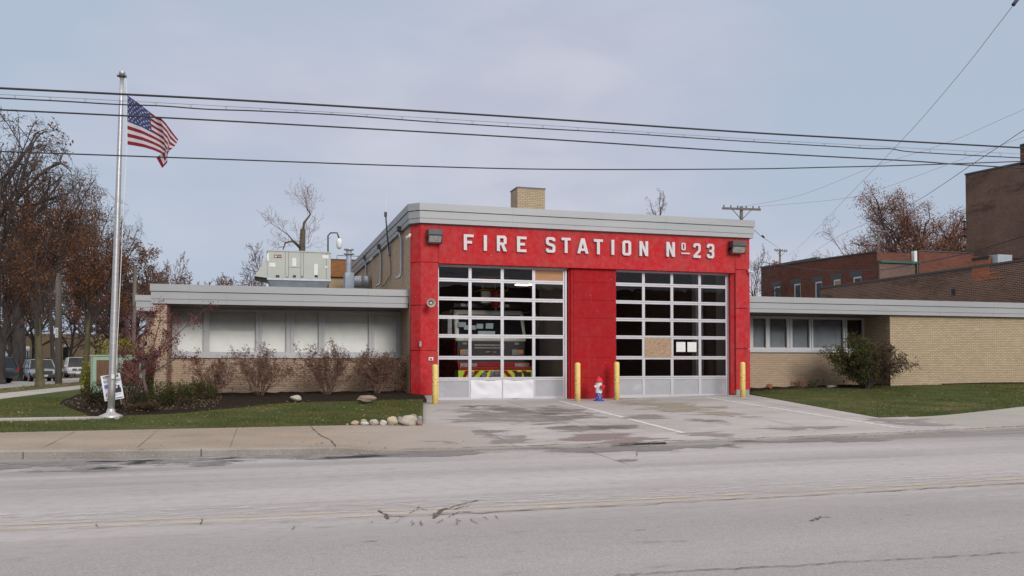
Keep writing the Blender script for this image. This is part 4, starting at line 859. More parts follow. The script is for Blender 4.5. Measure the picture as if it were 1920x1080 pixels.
def camera_(c, s):
    mb = MB(); mb.tube([c, c+Vector((.12*s, -.12, -.05))], [.035, .042], 10); mb.lathe([(.03, 0), (.045, .02), (.045, .05)], c+Vector((0, 0, .02)), 10); mb.tube([c, c+Vector((.02*s, .12, -.04))], .015, 6); part(mb, 'security_camera', 'steel_white', smooth=False)
camera_(P(768.5, 443, 25.86), -1); camera_(P(1404, 509, 25.62), 1)
c = P(698, 486, 26); w3 = PXp(698, 486, XL-.1); camera_(w3, -1)
# downpipes on the side wall
def downpipe(u, vt, vb, X=XL):
    t = PXp(u, vt, X-.12); Y = t.y; mb = MB(); mb.box(X-.2, X-.01, Y-.09, Y+.09, t.z-.14, t.z+.02); o = mb.build('downpipe', 'lamp_housing', FS)
    zb = max(PXp(u, vb, X-.08).z, 3.95); mb = MB(); mb.tube([(X-.1, Y, t.z-.12), (X-.12, Y, t.z-.22), (X-.07, Y-.05, t.z-.42), (X-.07, Y-.05, zb+.2), (X-.12, Y-.08, zb+.05), (X-.25, Y-.1, zb)], .045, 8); mb.build('pipe', 'galv', o, True)
downpipe(749, 426, 524); downpipe(711, 459, 538); downpipe(684, 480, 538)
a = P(723, 401, 29.5)
ar = PXp(723, 402, XL-.25); mb = MB(); mb.tube([(ar.x, ar.y, ar.z), PXp(722.8, 362, ar.x)], [.022, .012], 8); an = part(mb, 'antenna', 'steel_white')
mb = MB(); bt_ = PXp(729, 470, XL-.12); mb.tube([ar+Vector((0, 0, .02)), PXp(726, 440, XL-.2), bt_], .025, 8); mb.cyl(ar-Vector((0, 0, .08)), ar+Vector((0, 0, .08)), .05); mb.tube([bt_, PXp(733, 492, XL-.06), PXp(733, 515, XL-.05), PXp(722, 533, XL-.06), PXp(715, 538, XL-.1)], .016, 6); mb.build('mast', 'dark_metal', an)
mb = MB(); q = PXp(731, 470, XL-.03); mb.box(q.x-.08, q.x+.02, q.y-.1, q.y+.1, q.z-.18, q.z+.18); part(mb, 'junction_box', 'galv', bevel=.01)
# low roof fittings: flue, exhaust fan, gooseneck lamp, rail
YV = 36.0; c = P(652, 540, YV); s_ = P(653, 500, YV); rz = zl1-.1
mb = MB(); bx = P(648, 500, YV).x; bx2 = P(660, 500, YV).x; mb.cyl(((bx+bx2)/2, YV, rz), ((bx+bx2)/2, YV, P(652, 478, YV).z), (bx2-bx)/2*.85); zz = P(652, 478, YV).z
flu = part(mb, 'flue', 'pipe_blue', smooth=False); mb = MB(); rr = (bx2-bx)*.85; mb.lathe([(rr*.6, 0), (rr*.95, .02), (rr*.95, .06), (rr*.5, .08), (rr*.5, .18), (rr*.95, .2), (rr*.8, .27), (.02, .3)], ((bx+bx2)/2, YV, zz), 18); mb.build('flue_cap', 'galv', flu, True)
mb = MB(); a, b = P(647, 511, YV-.3), P(664, 540, YV-.3); mb.box(a.x, b.x, YV-.35, YV+.4, rz, a.z); part(mb, 'vent_box', 'pipe_blue', bevel=.02)
a, b = P(663, 516, YV-.2), P(692, 541, YV-.2); mb = MB(); cz = (a.z+b.z)/2; rr = (a.z-b.z)/2*.95; L = (b.x-a.x); mb.lathe([(rr*.82, 0), (rr*.95, .04), (rr*.95, L*.35), (rr, L*.38), (rr, L*.5), (rr*.95, L*.52), (rr*.95, L*.8), (rr*1.02, L*.84), (rr*1.02, L)], (a.x, YV-.2, max(cz, rz+rr)), 24, 'x'); part(mb, 'exhaust_fan', 'galv', smooth=True)
mb = MB(); g0 = P(615, 540, 34.5); g1 = P(615, 442, 34.5); g2 = P(620, 436.5, 34.5); g3 = P(632, 436.5, 34.5); g4 = P(636, 447, 34.5); mb.tube([(g0.x, 34.5, rz), g1, g2, g3, g4], .03, 8); gl = part(mb, 'gooseneck_lamp', 'dark_metal', smooth=True); mb = MB(); mb.lathe([(.05, 0), (.1, -.08), (.12, -.15), (.1, -.35), (.05, -.42)], g4, 14); mb.build('lamp_globe', 'label_white', gl, True)
# ------------------------------------------------------------------ rooftop unit
Yh = 31.0; A, B = P(501, 540, Yh), P(620, 540, Yh); zt1 = P(560, 471.5, Yh).z; zt0 = P(560, 525, Yh).z; D_ = 1.5
hv = thing('rooftop_unit', 'pale green grey air handling unit on the flat roof left of the red garage', 'air conditioner', ((A.x+B.x)/2, Yh+.7, 3.77))
mb = MB(); mb.box(A.x, B.x, Yh, Yh+D_, zt0+.06, zt1-.02); mb.build('cabinet', 'hvac', hv, bevel=.012)
mb = MB(); mb.box(A.x-.02, B.x+.02, Yh-.02, Yh+D_+.02, zt1-.02, zt1+.02); mb.build('top_panel', 'hvac', hv)
mb = MB(); mb.box(A.x-.01, B.x+.01, Yh-.015, Yh+D_, zt0-.02, zt0+.06); mb.build('base_rail', 'galv', hv)
mb = MB(); Lz = 3.76; w = .32
mb.hexa([(A.x+w, Yh+.3, Lz), (B.x-w, Yh+.3, Lz), (A.x+w, Yh+D_-.3, Lz), (B.x-w, Yh+D_-.3, Lz), (A.x+.04, Yh+.02, zt0-.022), (B.x-.04, Yh+.02, zt0-.022), (A.x+.04, Yh+D_, zt0-.022), (B.x-.04, Yh+D_, zt0-.022)]); mb.build('duct_curb', 'hvac_skirt', hv)
mb = MB(); h0, h1 = P(477, 519, Yh), P(500, 480, Yh)
for y in (Yh+.03, Yh+D_-.05): mb.prismy([(A.x, h1.z), (h0.x, h0.z), (A.x, zt0+.0)], y, y+.02)
mb.add([(A.x-.002, Yh+.03, h1.z), (h0.x, Yh+.03, h0.z), (h0.x, Yh+D_-.03, h0.z), (A.x-.002, Yh+D_-.03, h1.z)], [(0, 1, 2, 3)]); mb.build('intake_hood', 'hvac', hv)
mb = MB(); mb.tube([(h0.x, Yh+.02, h0.z), (A.x, Yh+.02, zt0+.02)], .03, 4); mb.build('hood_gasket', 'black', hv)
mb = MB()
for u in (500.8+34, 541, 564, 569, 612): x = P(u, 500, Yh).x; mb.box(x-.006, x+.006, Yh-.004, Yh+.001, zt0+.07, zt1-.03)
z_ = P(550, 501.5, Yh).z; mb.box(P(541, 500, Yh).x, P(564, 500, Yh).x, Yh-.004, Yh+.001, z_-.005, z_+.005)
mb.build('panel_seam', 'lamp_housing', hv)
mb = MB()
for u0, u1, v0, v1 in ((500.3, 504.5, 475, 489), (505, 516.5, 493, 500), (548, 555.5, 484, 499), (589, 596, 495, 515.5), (604.5, 616, 478.5, 484.5), (609.5, 614, 499, 502), (549, 560, 522, 525.5)):
    a, b = P(u0, v1, Yh-.006), P(u1, v0, Yh-.006); mb = MB(); mb.box(a.x, b.x, Yh-.008, Yh-.002, a.z, b.z); mb.build('sticker', 'label_white', hv)
mb = MB()
for u0, u1, v0, v1 in ((517, 524, 516, 520), (549, 555, 516, 520), (590, 596, 516, 520), (565, 567.5, 517.5, 520.5), (537, 539, 518.5, 520.5)):
    a, b = P(u0, v1, Yh-.006), P(u1, v0, Yh-.006); mb = MB(); mb.box(a.x, b.x, Yh-.009, Yh-.002, a.z, b.z); mb.build('handle', 'black', hv)
a, b = P(514, 482.8, Yh-.01), P(528, 478, Yh-.01); mb = MB(); mb.box(a.x, b.x, Yh-.014, Yh-.002, a.z, b.z); bd = mb.build('badge', 'maroon', hv)
c = P(517, 480.4, Yh-.018); mb = MB(); mb.lathe([(.03, 0), (.03, .005)], c, 16, 'y'); mb.build('emblem', 'label_white', bd)
curve_mesh('lettering', None, .002, 'label_white', bd, Matrix.Translation(P(519.2, 481.6, Yh-.018)) @ Matrix.Rotation(math.pi/2, 4, 'X'), text='TRANE', size=.062)
# ------------------------------------------------------------------ bollards and hydrant
def bollard(u, vb, vt, label):
    b = ground(u, vb, .012); t = P(u, vt, b.y); h = t.z-b.z; r = .088
    o = thing('bollard', label, 'bollard', (b.x, b.y+r, b.z), 'yellow steel bollards guarding the garage doors'); c = (b.x, b.y+r, b.z)
    mb = MB(); mb.lathe([(r, -.1), (r, h*.3), (r*1.01, h*.31), (r, h*.33), (r, h-.05), (r*.9, h-.02), (r*.55, h), (.01, h+.004)], c, 24); mb.build('post', 'bollard', o, True)
    return o
bollard(817, 758, 683.5, 'chipped yellow bollard in front of the left edge of the truck bay door')
bollard(1085, 752.5, 680, 'chipped yellow bollard on the left of the painted hydrant, rust down one side')
bollard(1158.5, 750, 678.5, 'yellow bollard on the right of the painted hydrant by the second door')
bollard(1395.5, 745, 679, 'yellow bollard in front of the right end column of the garage')
b = ground(1125.5, 752, .012); s = P(1125.5, 705, b.y).z-b.z; c = (b.x, b.y+.12, b.z)
hy = thing('fire_hydrant', 'small fire hydrant painted red, white and blue with white stars', 'fire hydrant', c); k = s/.80
mb = MB(); mb.lathe([(.17*k, 0), (.17*k, .035*k), (.10*k, .045*k), (.092*k, .10*k), (.098*k, .25*k)], c, 28); bs = mb.build('base', 'hyd_blue', hy, True)
mb = MB(); mb.lathe([(.10*k, .25*k), (.104*k, .26*k), (.104*k, .59*k), (.11*k, .60*k)], c, 28); mb.cyl((c[0]-.155*k, c[1], c[2]+.46*k), (c[0]+.155*k, c[1], c[2]+.46*k), .045*k, n=18); mb.cyl((c[0]+.035*k, c[1], c[2]+.44*k), (c[0]+.045*k, c[1]-.15*k, c[2]+.44*k), .06*k, n=18); mb.build('barrel', 'hyd_white', hy, False, .004)
mb = MB(); mb.lathe([(.145*k, .60*k), (.148*k, .625*k), (.14*k, .64*k), (.118*k, .655*k), (.112*k, .70*k), (.09*k, .74*k), (.05*k, .757*k), (.032*k, .76*k), (.03*k, .79*k), (.012*k, .80*k)], c, 28); mb.build('bonnet', 'hyd_red', hy, True)
mb = MB(); mb.cyl((c[0]+.043*k, c[1]-.15*k, c[2]+.44*k), (c[0]+.047*k, c[1]-.20*k, c[2]+.44*k), .075*k, .07*k, 20); mb.cyl((c[0]+.047*k, c[1]-.2*k, c[2]+.44*k), (c[0]+.05*k, c[1]-.235*k, c[2]+.44*k), .022*k, n=5); mb.build('cap', 'hyd_red', hy)
for sg in (-1, 1):
    mb = MB(); mb.cyl((c[0]+sg*.157*k, c[1], c[2]+.46*k), (c[0]+sg*.185*k, c[1], c[2]+.46*k), .05*k, .045*k, 16); mb.cyl((c[0]+sg*.186*k, c[1], c[2]+.46*k), (c[0]+sg*.225*k, c[1], c[2]+.46*k), .016*k, n=5); mb.build('cap', 'hyd_red', hy)
def star(r, n=5, q=.42): return [(r*(1 if i % 2 == 0 else q)*math.sin(i*math.pi/n), r*(1 if i % 2 == 0 else q)*math.cos(i*math.pi/n)) for i in range(2*n)]
mb = MB()
for az, z in ((-.45, .20), (.15, .225), (.05, .12), (.65, .17), (-.95, .11), (1.2, .10)):
    q = star(.022*k); mb.add([(c[0]+math.sin(az+x/.1/k)*.104*k, c[1]-math.cos(az+x/.1/k)*.104*k, c[2]+z*k+y) for x, y in q], [tuple(range(10))])
mb.build('star', 'label_white', bs)
# ------------------------------------------------------------------ fire truck in the left bay
YT = 28.4; tc_ = XA(923, YT, 650); hw = 1.27
def tz(v): return P(923, v, YT).z
ft = thing('fire_truck', 'red and white fire truck with chevron bumper parked behind the left garage door', 'fire truck', (tc_, YT+4, .36))
paint('truck_red', (.34, .008, .012), .25); paint('truck_white', (.8, .78, .7), .3); paint('chrome', (.75, .75, .77), .18, 1.0, .03); paint('amber', (.75, .24, .03), .3); paint('lime', (.75, .9, .03), .4); paint('grille_black', (.014, .014, .017), .4); paint('yellow_rail', (.6, .36, .03), .5); paint('window_dark', (.01, .013, .016), .12)
zb_, zw0, zw1, zr = tz(710), tz(633), tz(588), tz(580)
mb = MB(); mb.box(tc_-hw, tc_+hw, YT+.25, YT+2.6, .85, zw0-.02); mb.box(tc_-1.2, tc_+1.2, YT+2.7, YT+9.5, .9, 2.9); mb.build('body', 'truck_red', ft, bevel=.06)
mb = MB(); mb.prismx([(YT+.14, zw0-.14), (YT+.12, zw0), (YT+.42, zw1), (YT+.55, zr), (YT+2.6, zr+.03), (YT+2.6, zw0-.02)], tc_-hw-.005, tc_+hw+.005); cabm = mb.build('cab', 'truck_white', ft, bevel=.07)
mb = MB(); mb.hexa([(tc_-1.14, YT+.09, zw0+.05), (tc_+1.14, YT+.09, zw0+.05), (tc_-1.14, YT+.3, zw0+.05), (tc_+1.14, YT+.3, zw0+.05), (tc_-1.1, YT+.37, zw1-.02), (tc_+1.1, YT+.37, zw1-.02), (tc_-1.1, YT+.5, zw1-.02), (tc_+1.1, YT+.5, zw1-.02)])
mb.build('windscreen', 'window_dark', ft)
mb = MB(); mb.box(tc_-1.22, tc_+1.22, YT+.10, YT+.24, tz(681), zw0-.14); gr = mb.build('grille', 'grille_black', ft, bevel=.02)
mb = MB()
for v in (647, 652.2): mb.box(tc_-.62, tc_+.46, YT+.07, YT+.1, tz(v)-.025, tz(v)+.025)
mb.box(tc_-.55, tc_+.35, YT+.07, YT+.1, tz(668)-.0, tz(668)+.02); mb.build('chrome_bar', 'chrome', gr)
mb = MB(); e = P(922, 660, YT); mb.box(e.x-.19, e.x+.19, YT+.085, YT+.098, e.z-.018, e.z+.018); mb.build('emblem', 'chrome', gr)
mb = MB(); mb.prismy([(e.x-.09, e.z), (e.x, e.z-.045), (e.x+.09, e.z), (e.x, e.z+.045)], YT+.07, YT+.084); mb.build('emblem_badge', 'truck_red', gr)
for sg in (-1, 1):
    x0 = tc_+sg*.93; mb = MB(); mb.box(x0-.22, x0+.22, YT+.06, YT+.22, tz(667), tz(655)); hl = mb.build('headlight', 'chrome', ft, bevel=.03)
    mb = MB(); mb.box(x0+sg*.03, x0+sg*.2, YT+.04, YT+.062, tz(662), tz(656.5)) if sg > 0 else mb.box(x0-.2, x0-.03, YT+.04, YT+.062, tz(662), tz(656.5)); mb.build('indicator', 'amber', hl)
    mb = MB(); mb.box(x0-sg*.2 if sg < 0 else x0-.2, x0-.01 if sg > 0 else x0+.2, YT+.04, YT+.062, tz(662), tz(657)); mb.build('lamp', 'lens_grey', hl)
    mb = MB(); mb.box(x0-.1, x0+.05, YT+.08, YT+.12, tz(646), tz(642)); mb.build('marker_light', 'lens_grey', ft)
    mb = MB(); mb.tube([(tc_+sg*1.2, YT+.4, zw1+.05), (tc_+sg*1.5, YT-.15, zw1+.1), (tc_+sg*1.55, YT-.2, zw1-.15)], .025, 6); mb.box(tc_+sg*1.55-.07, tc_+sg*1.55+.07, YT-.25, YT-.15, zw0+.0, zw1-.1); mb.build('mirror', 'chrome', ft)
    mb = MB(); X0 = tc_+sg*.68; mb.box(X0-.55, X0+.55, YT+.6, YT+.95, zr+.1, zr+.24); lb = mb.build('light_bar', 'grille_black', ft, bevel=.02)
    mb = MB(); [mb.box(X0-.3+q, X0-.12+q, YT+.585, YT+.6, zr+.12, zr+.22) for q in (0, .22)]; mb.build('lens', 'label_white', lb)
    for yy in (YT+1.1, YT+7.0):
        mb = MB(); mb.lathe([(.3, -.14), (.5, -.16), (.53, -.1), (.53, .1), (.5, .16), (.3, .14)], (tc_+sg*1.08, yy, .36+.53), 24, 'x'); wh = mb.build('wheel', 'rubber', ft, True); mb = MB(); mb.lathe([(.28, 0), (.1, .02)], (tc_+sg*1.22, yy, .89), 18, 'x'); mb.build('rim', 'chrome', wh)
mb = MB(); bz0, bz1, bz2 = tz(714)-.25, tz(694), tz(679); mb.box(tc_-1.3, tc_+1.3, YT-.45, YT+.3, bz1+.004, bz1+.12); mb.box(tc_-1.28, tc_+1.28, YT-.25, YT+.3, bz1+.12, bz2); bmp = mb.build('bumper', 'truck_red', ft, bevel=.02)
mb = MB(); mb.mat(0); mb.box(tc_-1.3, tc_+1.3, YT-.46, YT+.1, bz0, bz1)
def chev(x0, sg, i, z0, z1): a = x0+sg*i*.34; return [(a, z0), (a+sg*.17, z0), (a+sg*.17-sg*(z1-z0)*.9, z1), (a-sg*(z1-z0)*.9, z1)]
mb.build('chevron_board', 'lime', bmp); mb = MB()
for sg in (-1, 1):
    for i in range(1, 5):
        q = chev(tc_+sg*.08, sg, i, bz0+.01, bz1-.01); q = [(cl(x, tc_-1.29, tc_+1.29), z) for x, z in q]
        if sg < 0: q = q[::-1]
        mb.prismy(q, YT-.468, YT-.462)
mb.prismy([(tc_-.2, bz0+.1), (tc_+.2, bz0+.1), (tc_, bz1-.02)], YT-.468, YT-.462); mb.build('chevron', 'truck_red', bmp)
mb = MB(); pc = P(931, 701, YT-.47); mb.box(pc.x-.22, pc.x+.22, YT-.49, YT-.47, pc.z-.11, pc.z+.11); pl = mb.build('number_plate', 'chrome', bmp); curve_mesh('lettering', None, .003, 'grille_black', pl, Matrix.Translation((pc.x, YT-.495, pc.z-.06)) @ Matrix.Rotation(math.pi/2, 4, 'X'), text='E-2', size=.17, align='CENTER')
mb = MB()
for x in (-.85, -.42): mb.lathe([(.1, -.05), (.1, .01), (.06, .02)], (tc_+x, YT-.48, bz1-.15), 16, 'y')
mb.build('horn', 'chrome', bmp); mb = MB(); [mb.box(tc_+x, tc_+x+.24, YT-.49, YT-.47, bz1-.28, bz1-.06) for x in (.68, 1.0)]; mb.build('hose_port', 'grille_black', bmp)
mb = MB(); mb.box(tc_-1.2, tc_-.62, YT-.3, YT-.26, tz(687), tz(681)); mb.box(tc_+.72, tc_+1.25, YT-.3, YT-.26, tz(687), tz(681)); mb.build('tread_plate', 'chrome', bmp)
mb = MB()       # aerial ladder and basket above the cab
Yb = YT+.2; q0, q1 = P(905, 543, Yb), P(952, 531, Yb)
for x in (q0.x, (q0.x+q1.x)/2, q1.x): mb.tube([(x, Yb, q0.z), (x, Yb, q1.z+.2)], .025, 6)
for z in (q0.z, q1.z+.2): mb.tube([(q0.x, Yb, z), (q1.x, Yb, z)], .03, 6); mb.tube([(q0.x, Yb, z), (q0.x, Yb+1, z)], .03, 6); mb.tube([(q1.x, Yb, z), (q1.x, Yb+1, z)], .03, 6)
mb.build('basket', 'yellow_rail', ft)
mb = MB(); q0, q1 = P(903, 568, Yb), P(946, 547, Yb)
for sg in (q0.x+.05, q1.x-.05): mb.box(sg-.04, sg+.04, Yb+.2, Yb+9, q0.z+.05, q0.z+.15); mb.box(sg-.03, sg+.03, Yb+.2, Yb+9, q1.z-.05, q1.z+.03)
for kk in range(22): mb.tube([(q0.x, Yb+.4+kk*.4, q0.z+.1), (q1.x, Yb+.4+kk*.4, q0.z+.1)], .02, 5)
mb.build('ladder', 'chrome', ft); mb = MB(); mb.box(q0.x, q1.x, Yb-.02, Yb+.1, q0.z, q1.z); mb.build('ladder_sign', 'truck_white', ft)
mb = MB(); mb.lathe([(.08, -.25), (.13, -.2), (.16, 0), (.13, .2), (.2, .3), (.1, .36)], P(929, 563, Yb-.2), 16); mb.tube([P(929, 572, Yb-.2), P(930, 582, Yb-.3)], .04, 8); mb.build('water_monitor', 'truck_red', ft, True)
mb = MB()      # papers and gear behind the windscreen glass
for u0, u1, v0, v1 in ((860, 874, 604, 613), (870, 892, 610, 618), (893.5, 906, 607, 616), (911, 925, 606, 616), (895, 927, 621, 629)): a, b = P(u0, v1, YT+.1), P(u1, v0, YT+.1); yy = YT+.02+(a.z-zw0)*.4; mb.quad((a.x, yy-.02, a.z), (b.x, yy-.02, a.z), (b.x+.02, yy+.03, b.z), (a.x+.02, yy+.03, b.z))
paint('paper_blue', (.42, .48, .52), .7); mb.build('dash_papers', 'paper_blue', ft)
mb = MB(); a = P(1056, 675, 27.6); tb = thing('bench_seat', 'dark upright chair standing against the pale wall inside the left bay', 'chair', (a.x+.1, 27.8, .36))
mb.box(a.x-.2, a.x+.35, 27.55, 27.65, .8, P(1056, 673, 27.6).z); mb.build('backrest', 'window_dark', tb, bevel=.05); mb = MB(); mb.box(a.x-.2, a.x+.35, 27.65, 28.1, .78, .88); mb.build('seat', 'window_dark', tb, bevel=.03)
for x in (a.x-.17, a.x+.3):
    for y in (27.6, 28.05): m2 = MB(); m2.cyl((x, y, .36), (x, y, .78), .02, n=8); m2.build('leg', 'chrome', tb)
# ------------------------------------------------------------------ flagpole and flag
g = ground(208, 781, .15); top = P(228.5, 146, g.y); mid = P(218.8, 460, g.y)
fp = thing('flagpole', 'tall silver grey flagpole with ball top on the front lawn', 'flagpole', tuple(g))
mb = MB(); L = [g.lerp(top, t) for t in lin(0, 1, 12)]; r0, r1 = .077, .043
mb.tube(L, [r0+(r1-r0)*max(0, (t-.25)/.75) for t in lin(0, 1, 12)], 20); paint('pole_alu', (.47, .46, .46), .42, .7, .12, 2, stretch=(1, 1, 8)); mb.build('shaft', 'pole_alu', fp, True)
mb = MB(); mb.lathe([(.26, -.05), (.25, .025), (.16, .06), (.1, .09), (.085, .16), (.078, .18)], g, 28); mb.build('collar', 'pole_alu', fp, True)
mb = MB(); mb.lathe([(.05, 0), (.075, .03), (.06, .07), (.03, .1), (.02, .16)], top, 16); mb.box(top.x-.1, top.x+.1, top.y-.03, top.y+.03, top.z+.02, top.z+.06); mb.build('truck_cap', 'dark_metal', fp)
bc = P(229, 137, g.y); mb = MB(); mb.blob(bc, (.072, .072, .072), 1, 20, 14, 0); mb.build('ball', 'pole_alu', fp, True)
mb = MB(); mb.tube([top+Vector((.08, 0, 0)), P(238, 178, g.y), P(238, 275, g.y), P(234, 340, g.y), P(224, 560, g.y), P(217, 704, g.y)], .008, 5); mb.box(g.x-.0+P(214, 706, g.y).x-g.x-.04, P(214, 706, g.y).x+.02, g.y-.12, g.y-.06, P(214, 706, g.y).z-.05, P(214, 706, g.y).z+.05); mb.build('halyard', 'label_white', fp)
fl = thing('flag', 'red, white and blue flag of stars and stripes flying from the flagpole', 'flag', tuple(P(238, 225, g.y)))
def Z1(x, y, dy=0): return P(x/3.375, 120+y/3.375, g.y+dy)
cols = [(0, (803, 195), (806, 510), 0, 0), (.12, (835, 218), (850, 516), .06, .02), (.25, (880, 248), (905, 527), -.02, -.02), (.4, (948, 305), (972, 548), .10, .02), (.52, (985, 335), (1022, 568), .02, .08), (.66, (1020, 345), (1052, 590), -.12, .10),
        (.76, (1050, 372), (1058, 620), -.04, .0), (.86, (1080, 410), (1026, 658), .06, -.1), (1, (1128, 475), (990, 600), .12, -.22)]
def flagpt(s, h):        # s along the fly, h from the top down
    for i in range(len(cols)-1):
        if s <= cols[i+1][0]+1e-9: break
    a, b = cols[i], cols[i+1]; t = (s-a[0])/(b[0]-a[0]); t = t*t*(3-2*t)*.5+t*.5
    T = [a[1][k]+(b[1][k]-a[1][k])*t for k in (0, 1)]; Bm = [a[2][k]+(b[2][k]-a[2][k])*t for k in (0, 1)]; dt = a[3]+(b[3]-a[3])*t; db = a[4]+(b[4]-a[4])*t
    x = T[0]+(Bm[0]-T[0])*h; y = T[1]+(Bm[1]-T[1])*h
    if s > .7:      # the lower fly corner folds under
        k = (s-.7)/.3; hh = max(0, h-.55)/.45; x += math.sin(h*math.pi)*30*k; y += -hh*18*k*math.sin(hh*math.pi)
    y += 7*math.sin(s*9+h*1.5)*s
    return Z1(x, y, dt+(db-dt)*h+.04*math.sin(s*14+h*2)*s)
nx, ny = 50, 39; mb = MB(); vs = [flagpt(i/nx, j/ny) for i in range(nx+1) for j in range(ny+1)]; mb.v = [tuple(v) for v in vs]
for i in range(nx):
    for j in range(ny):
        st = j//3; mb.f.append((i*(ny+1)+j, (i+1)*(ny+1)+j, (i+1)*(ny+1)+j+1, i*(ny+1)+j+1)); mb.m.append(2 if (i < nx*.4 and st < 7) else (0 if st % 2 == 0 else 1))
leafmat('flag_red', [(.22, .016, .032), (.22, .016, .032)], .7, .3); leafmat('flag_white', [(.52, .52, .55), (.52, .52, .55)], .7, .3); leafmat('flag_blue', [(.045, .055, .15), (.045, .055, .15)], .7, .25)
cloth = mb.build('cloth', ['flag_red', 'flag_white', 'flag_blue'], fl, True)
mb = MB(); n = 0
for rw in range(9):
    for cc in range(6 if rw % 2 == 0 else 5):
        s = .4*((cc*2+1+(rw % 2))/12); h = 7/13*(rw+1)/10; q = star(.030)
        for off in (-.008, .008):
            pts = [flagpt(max(0, s+x/1.9), h-y/1.17)+Vector((0, off, 0)) for x, y in q]; mb.add(pts, [tuple(range(10))])
mb.build('star', 'flag_white', cloth)
# ------------------------------------------------------------------ yard sign
def ps(zx, zy, Y): return P(180+zx/15.43, 690+zy/15.43, Y)
Ys = g.y+.35; paint('sign_white', (.72, .73, .78), .5); paint('ink_navy', (.02, .025, .06), .6); paint('ink_blue', (.16, .17, .38), .6); paint('ink_red', (.4, .04, .06), .6); paint('skin_print', (.42, .22, .17), .7)
TLs, TRs, BRs, BLs = ps(130, 235, Ys), ps(690, 145, Ys), ps(820, 860, Ys), ps(255, 965, Ys)
ys = thing('yard_sign', 'tilted white placard with a portrait standing in the grass behind the flagpole', 'sign', tuple(ground(227, 774, .15)))
ux = (TRs-TLs); uy = (BLs-TLs); 
def sp_(a, b, d=0): return TLs+ux*a+uy*b+Vector((0, -d, 0))
def sq(mb, a0, a1, b0, b1, d=.006): mb.add([sp_(a0, b0, d), sp_(a1, b0, d), sp_(a1, b1, d), sp_(a0, b1, d)], [(3, 2, 1, 0)])
mb = MB(); q = [sp_(0, 0), sp_(1, 0), sp_(0, 1), sp_(1, 1)]; mb.hexa([q[2]-Vector((0, .003, 0)), q[3]-Vector((0, .003, 0)), q[2]+Vector((0, .003, 0)), q[3]+Vector((0, .003, 0)), q[0]-Vector((0, .003, 0)), q[1]-Vector((0, .003, 0)), q[0]+Vector((0, .003, 0)), q[1]+Vector((0, .003, 0))]); bdp = mb.build('board', 'sign_white', ys)
mb = MB(); sq(mb, .11, .9, .04, .135); sq(mb, .60, .86, .33, .345); mb.build('banner', 'ink_navy', bdp)
mb = MB(); sq(mb, .1, .42, .38, .53); mb.build('printed_flag', 'ink_blue', bdp)
mb = MB(); sq(mb, .58, .93, .56, .74); mb.add([sp_(.62+.12*math.cos(t), .44+.045*math.sin(t), .006) for t in lin(0, 6.28, 12)[:-1]], [tuple(range(12))]); sq(mb, .76, .88, .45, .6); mb.build('portrait', 'ink_navy', bdp)
mb = MB(); mb.add([sp_(.62+.10*math.cos(t), .52+.075*math.sin(t), .008) for t in lin(0, 6.28, 12)[:-1]], [tuple(range(12))]); mb.build('portrait', 'skin_print', bdp)
mb = MB(); mb.tube([sp_(.27+.16*math.cos(t), .78+.09*math.sin(t), .008) for t in lin(0, 6.2832, 18)], .006, 4); sq(mb, .12, .34, .77, .80, .009); sq(mb, .15, .40, .575, .585); mb.build('emblem', 'ink_red', bdp)
mb = MB(); sq(mb, .56, .9, .79, .797); sq(mb, .56, .88, .83, .837); sq(mb, .58, .94, .93, .965); sq(mb, .1, .36, .93, .955); sq(mb, .25, .42, .165, .18); mb.build('text_line', 'ink_navy', bdp)
ex = ux.normalized(); eu = (-uy).normalized()
def st_(a, b, txt, size, mat): 
    M_ = Matrix(((ex.x, eu.x, 0, 0), (ex.y, eu.y, -1, 0), (ex.z, eu.z, 0, 0), (0, 0, 0, 1))); curve_mesh('lettering', None, .001, mat, bdp, Matrix.Translation(sp_(a, b, .010)) @ M_, text=txt, size=size)
st_(.14, .125, 'Best', .06, 'sign_white'); st_(.72, .125, 'ge', .06, 'sign_white'); st_(.10, .30, 'SHAWN', .082, 'ink_navy'); st_(.64, .30, 'LVEY', .082, 'ink_navy')
mb = MB(); e0 = ground(227, 774, .15)
for a in (.25, .8): q = sp_(a, 1); mb.tube([q+Vector((0, .006, .1)), q+(q-sp_(a, .8))*1.15], .006, 5)
mb.build('wire_stake', 'galv', ys)
# ------------------------------------------------------------------ utility cabinet
Yc = 29.5; a, b = P(169.5, 735, Yc), P(271, 735, Yc); zt_, zb2 = P(220, 665.5, Yc).z, P(180, 734, Yc).z
uc = thing('utility_cabinet', 'large pale green utility cabinet with two brown wooden panels', 'utility cabinet', ((a.x+b.x)/2, Yc+.4, zb2)); paint('mint', (.30, .42, .32), .55, 0, .06, 2); paint('slat_wood', (.18, .09, .055), .8, 0, .35, 3, stretch=(14, 14, .6))
mb = MB(); mb.box(a.x, b.x, Yc, Yc+.85, zb2-.1, zt_-.04); mb.build('cabinet', 'mint', uc, bevel=.01); mb = MB(); mb.box(a.x-.02, b.x+.02, Yc-.03, Yc+.88, zt_-.04, zt_); mb.build('lid', 'mint', uc)
for u0, u1, v0, v1 in ((180.5, 204.5, 675, 723), (231, 261.5, 675, 723)):
    q0, q1 = P(u0, v1, Yc), P(u1, v0, Yc); mb = MB(); k = 7
    for i in range(k): w = (q1.x-q0.x)/k; mb.box(q0.x+w*i+.004, q0.x+w*(i+1)-.004, Yc-.02, Yc-.001, q0.z, q1.z)
    mb.build('wood_panel', 'slat_wood', uc)
mb = MB()
for u in (172.5, 222): x = P(u, 700, Yc).x; mb.box(x-.008, x+.008, Yc-.004, Yc+.002, zb2, zt_-.05)
mb.build('seam', 'lamp_housing', uc)
